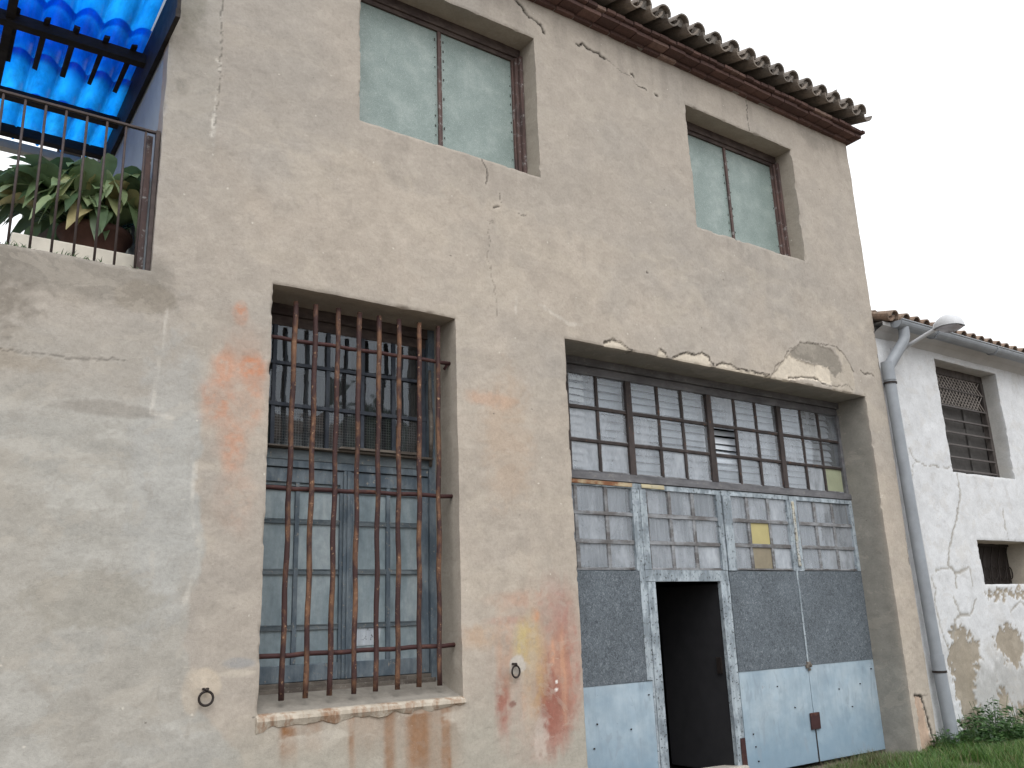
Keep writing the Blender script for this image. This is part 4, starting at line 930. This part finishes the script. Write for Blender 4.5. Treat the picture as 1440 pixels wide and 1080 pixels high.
b = MB(); b.add([(x, y, z) for x in (10.03, 17) for y, z in ((.06, 4.99), (.045, 4.99), (-.03, 5.06), (-.125, 5.10), (-.125, 5.15), (.06, 5.15))], [(k, (k + 1) % 6, 6 + (k + 1) % 6, 6 + k) for k in range(6)]); b.build('eave_cove', m_simple('cove_white', (.45, .45, .45), .9, 0, .1, 4), HS)
# gutter and downpipe
b = MB(); R = .092; K = 10; nx = 24; vs = []; x0, x1 = 10.20, 17.
for i in range(nx + 1):
    x = x0 + (x1 - x0) * i / nx
    for rr in (R, R - .006):
        for k in range(K + 1):
            a = math.pi * k / K; vs.append((x, -.20 - rr * math.cos(a), 5.155 - rr * math.sin(a)))
W = 2 * (K + 1); fs = []
for i in range(nx):
    for k in range(K):
        fs += [(i * W + k, i * W + k + 1, (i + 1) * W + k + 1, (i + 1) * W + k), (i * W + K + 1 + k + 1, i * W + K + 1 + k, (i + 1) * W + K + 1 + k, (i + 1) * W + K + 1 + k + 1)]
    fs += [(i * W, (i + 1) * W, (i + 1) * W + K + 1, i * W + K + 1), (i * W + K, i * W + W - 1, (i + 1) * W + W - 1, (i + 1) * W + K)]
b.add(vs, fs); b.tube([(x0, -.20 - R, 5.157), (x1, -.20 - R, 5.157)], .011, 8); b.tube([(x0, -.20 + R, 5.157), (x1, -.20 + R, 5.157)], .006, 6)
c = [(x0 + .002, -.20 - (R - .003) * math.cos(math.pi * k / K), 5.155 - (R - .003) * math.sin(math.pi * k / K)) for k in range(K + 1)]; b.add(c, [tuple(range(K + 1))])
GT = b.build('gutter', M['pipe'], HS, smooth=False)
for x in (11.05, 12.6, 14.2, 15.8):
    b = MB(); b.tube([(x, -.20 - (R + .006) * math.cos(math.pi * k / 12), 5.155 - (R + .006) * math.sin(math.pi * k / 12)) for k in range(13)], .009, 6); b.box(x - .05, x + .05, -.22, -.18, 5.06, 5.078); b.build('bracket', M['pipe'], GT)
b = MB(); r = .071
b.tube([(10.36, -.20, 5.10), (10.355, -.20, 4.98), (10.33, -.19, 4.90), (10.17, -.10, 4.66), (10.095, -.068, 4.56), (10.085, -.065, 4.45)], [.068, .068, .07, .07, .074, .074], 18)
b.tube([(10.085, -.065, 4.46), (10.09, -.065, 4.0), (10.12, -.066, 2.5), (10.165, -.07, .92)], .070, 18)
b.tube([(10.163, -.07, 1.06), (10.166, -.07, .88)], .077, 18); b.tube([(10.083, -.065, 4.62), (10.085, -.065, 4.38)], .078, 18)
b.tube([(10.165, -.07, .95), (10.195, -.09, .05)], .074, 18)
DP = b.build('downpipe', M['pipe'], HS, smooth=True)
m_ = DP.modifiers.new('split', 'EDGE_SPLIT'); m_.split_angle = math.radians(50)
for x, z, dy in ((10.087, 4.345, -.065), (10.1675, .872, -.07)):
    b = MB(); b.tube([(x, dy, z - .012), (x, dy, z + .012)], .082, 18); b.box(x + .06, x + .10, dy - .01, dy + .12, z - .01, z + .01); b.build('clamp', M['iron'], DP)
# street lamp -------------------------------------------------------------
SL = empty('street_lamp', (10.45, .05, 4.85), 'grey street lamp on a short arm above the gutter corner of the white house', 'street lamp')
b = MB(); b.tube([(10.45, .06, 4.80), (10.45, -.13, 4.855), (10.45, -.44, 4.945), (10.45, -.62, 4.985)], [.024, .024, .024, .028], 12); b.box(10.40, 10.50, .02, .06, 4.72, 4.88); b.build('arm', M['lampshell'], SL, smooth=False, bevel=.003)
b = MB(); S = 14; K = 16; vs = []
for i in range(S + 1):
    u = i / S; y = -.57 - .34 * u; w = .045 + .095 * math.sin(math.pi * min(1., (u * .80 + .06))) ** .8; 
    if i == S: w = .05
    hgt = (.055 + .105 * math.sin(math.pi * min(1., u * .78 + .12))) * (1 if i < S else .45); z0 = 4.955 + .012 * u - .03 * u * u
    for k in range(K + 1):
        a = math.pi * k / K; vs.append((10.45 + w * math.cos(a), y, z0 + hgt * math.sin(a)))
fs = [(i * (K + 1) + k, i * (K + 1) + k + 1, (i + 1) * (K + 1) + k + 1, (i + 1) * (K + 1) + k) for i in range(S) for k in range(K)] + [tuple(range(K + 1)), tuple(S * (K + 1) + k for k in range(K + 1))]
b.add(vs, fs); b.build('lamp_head', M['lampshell'], SL, smooth=True)
b = MB(); vs = []
for i in range(S + 1):
    u = i / S; y = -.60 - .29 * u; w = .03 + .095 * math.sin(math.pi * min(1., (u * .80 + .06))) ** .8; z0 = 4.953 + .012 * u - .03 * u * u; dp = .065 * math.sin(math.pi * u) ** .7 + .004
    for k in range(K + 1):
        a = math.pi * k / K; vs.append((10.45 + w * math.cos(a), y, z0 - dp * math.sin(a)))
b.add(vs, [(i * (K + 1) + k + 1, i * (K + 1) + k, (i + 1) * (K + 1) + k, (i + 1) * (K + 1) + k + 1) for i in range(S) for k in range(K)]); b.build('lens', M['lamplens'], SL, smooth=True)

# ------------------------------------------------------------------ ground and what the panes mirror
b = MB(); b.add([(-300, -300, 0), (300, -300, 0), (300, 300, 0), (-300, 300, 0)], [(0, 1, 2, 3)]); tag(b.build('ground', M['ground']), 'bare dirt ground of the lane in front of the walls', 'ground', None, 'structure')
N = 60; vs = []
for i in range(N + 1):
    for k in range(13):
        x = -160 + 320 * i / N; t = k / 12; h = (3 + 46 * math.exp(-((x - 74) / 27) ** 2) + 5 * math.exp(-((x + 60) / 40) ** 2) + 3 * float(vn(np.array(x * .12), np.array(2.), 6))) * math.sin(t * math.pi / 2)
        vs.append((x, -95 - 60 * t + 3 * math.sin(x * .3), h - .5))
b = MB(); b.add(vs, [(i * 13 + k, i * 13 + k + 1, (i + 1) * 13 + k + 1, (i + 1) * 13 + k) for i in range(N) for k in range(12)])
tag(b.build('hill', M['hill'], None, smooth=True), 'dark wooded hill mirrored in the window panes', 'hill', None, 'structure')
OH = empty('house', (9.5, -24, 0), 'white house across the lane mirrored in the barred window', 'house')
b = MB(); b.box(6.8, 13.0, -29, -23, -.05, 8.3); b.build('wall', M['farwhite'], OH)
b = MB(); b.add([(6.5, -22.6, 8.25), (13.2, -22.6, 8.25), (13.2, -26, 10.0), (6.5, -26, 10.0), (6.5, -29.4, 8.25), (13.2, -29.4, 8.25)], [(0, 1, 2, 3), (3, 2, 5, 4), (0, 3, 4), (1, 5, 2)]); b.build('roof', M['tile_w'], OH)
for x in (8., 10.2):
    b = MB(); b.box(x - .5, x + .5, -23.02, -22.97, 5.4, 6.9); b.build('window', M['farwin'], OH)

# ------------------------------------------------------------------ light, sky, camera
w = bpy.data.worlds.new('World'); scene.world = w; w.use_nodes = True; nt = w.node_tree
EL, RO = math.radians(52), math.radians(200)
sky = nt.nodes.new('ShaderNodeTexSky'); sky.sky_type = 'NISHITA'; sky.sun_disc = False; sky.sun_elevation = EL; sky.sun_rotation = RO
sky.dust_density = 6; sky.air_density = 1.; sky.ozone_density = 1.
bw = nt.nodes.new('ShaderNodeRGBToBW'); nt.links.new(sky.outputs[0], bw.inputs[0])
tint = nt.nodes.new('ShaderNodeMix'); tint.data_type = 'RGBA'; tint.blend_type = 'MULTIPLY'; tint.inputs[0].default_value = 1
nt.links.new(bw.outputs[0], tint.inputs[6]); tint.inputs[7].default_value = (.97, .985, 1.0, 1)
ov = nt.nodes.new('ShaderNodeMix'); ov.data_type = 'RGBA'; ov.inputs[0].default_value = .10
nt.links.new(tint.outputs[2], ov.inputs[6]); nt.links.new(sky.outputs[0], ov.inputs[7])
cl = nt.nodes.new('ShaderNodeMix'); cl.data_type = 'RGBA'; cl.inputs[0].default_value = .6        # cloud deck evens the sky out
nt.links.new(ov.outputs[2], cl.inputs[6]); cl.inputs[7].default_value = (13.9, 14.15, 14.5, 1)
bg = nt.nodes['Background']; nt.links.new(cl.outputs[2], bg.inputs[0]); bg.inputs[1].default_value = .115
sl = bpy.data.lights.new('sun', 'SUN'); sl.energy = .85; sl.angle = math.radians(45); sl.color = (1, .97, .93)
so = bpy.data.objects.new('sun', sl); col.objects.link(so)
sd = Vector((math.sin(RO) * math.cos(EL), math.cos(RO) * math.cos(EL), math.sin(EL)))
so.rotation_euler = sd.to_track_quat('Z', 'Y').to_euler(); so.location = (0, -10, 20)

cam = bpy.data.cameras.new('camera'); co = bpy.data.objects.new('camera', cam); col.objects.link(co)
ya, pi_, ro = map(math.radians, (35.43462, 15.28846, -2.15271))
fw = Vector((math.sin(ya) * math.cos(pi_), math.cos(ya) * math.cos(pi_), math.sin(pi_))); r0 = Vector((math.cos(ya), -math.sin(ya), 0)); u0 = r0.cross(fw)
rr = r0 * math.cos(ro) + u0 * math.sin(ro); uu = -r0 * math.sin(ro) + u0 * math.cos(ro)
mw = Matrix.Identity(4)
for i in range(3): mw[i][0], mw[i][1], mw[i][2] = rr[i], uu[i], -fw[i]
mw.translation = Vector((0, -6, 1.6)); co.matrix_world = mw
cam.sensor_width = 36; cam.lens = 1227.17 / 1440 * 36; cam.clip_end = 1000; cam.clip_start = .05
scene.camera = co
scene.view_settings.view_transform = 'Standard'; scene.view_settings.look = 'None'; scene.view_settings.exposure = .47; scene.view_settings.gamma = 1
scene.cycles.max_bounces = 8; scene.cycles.transparent_max_bounces = 12
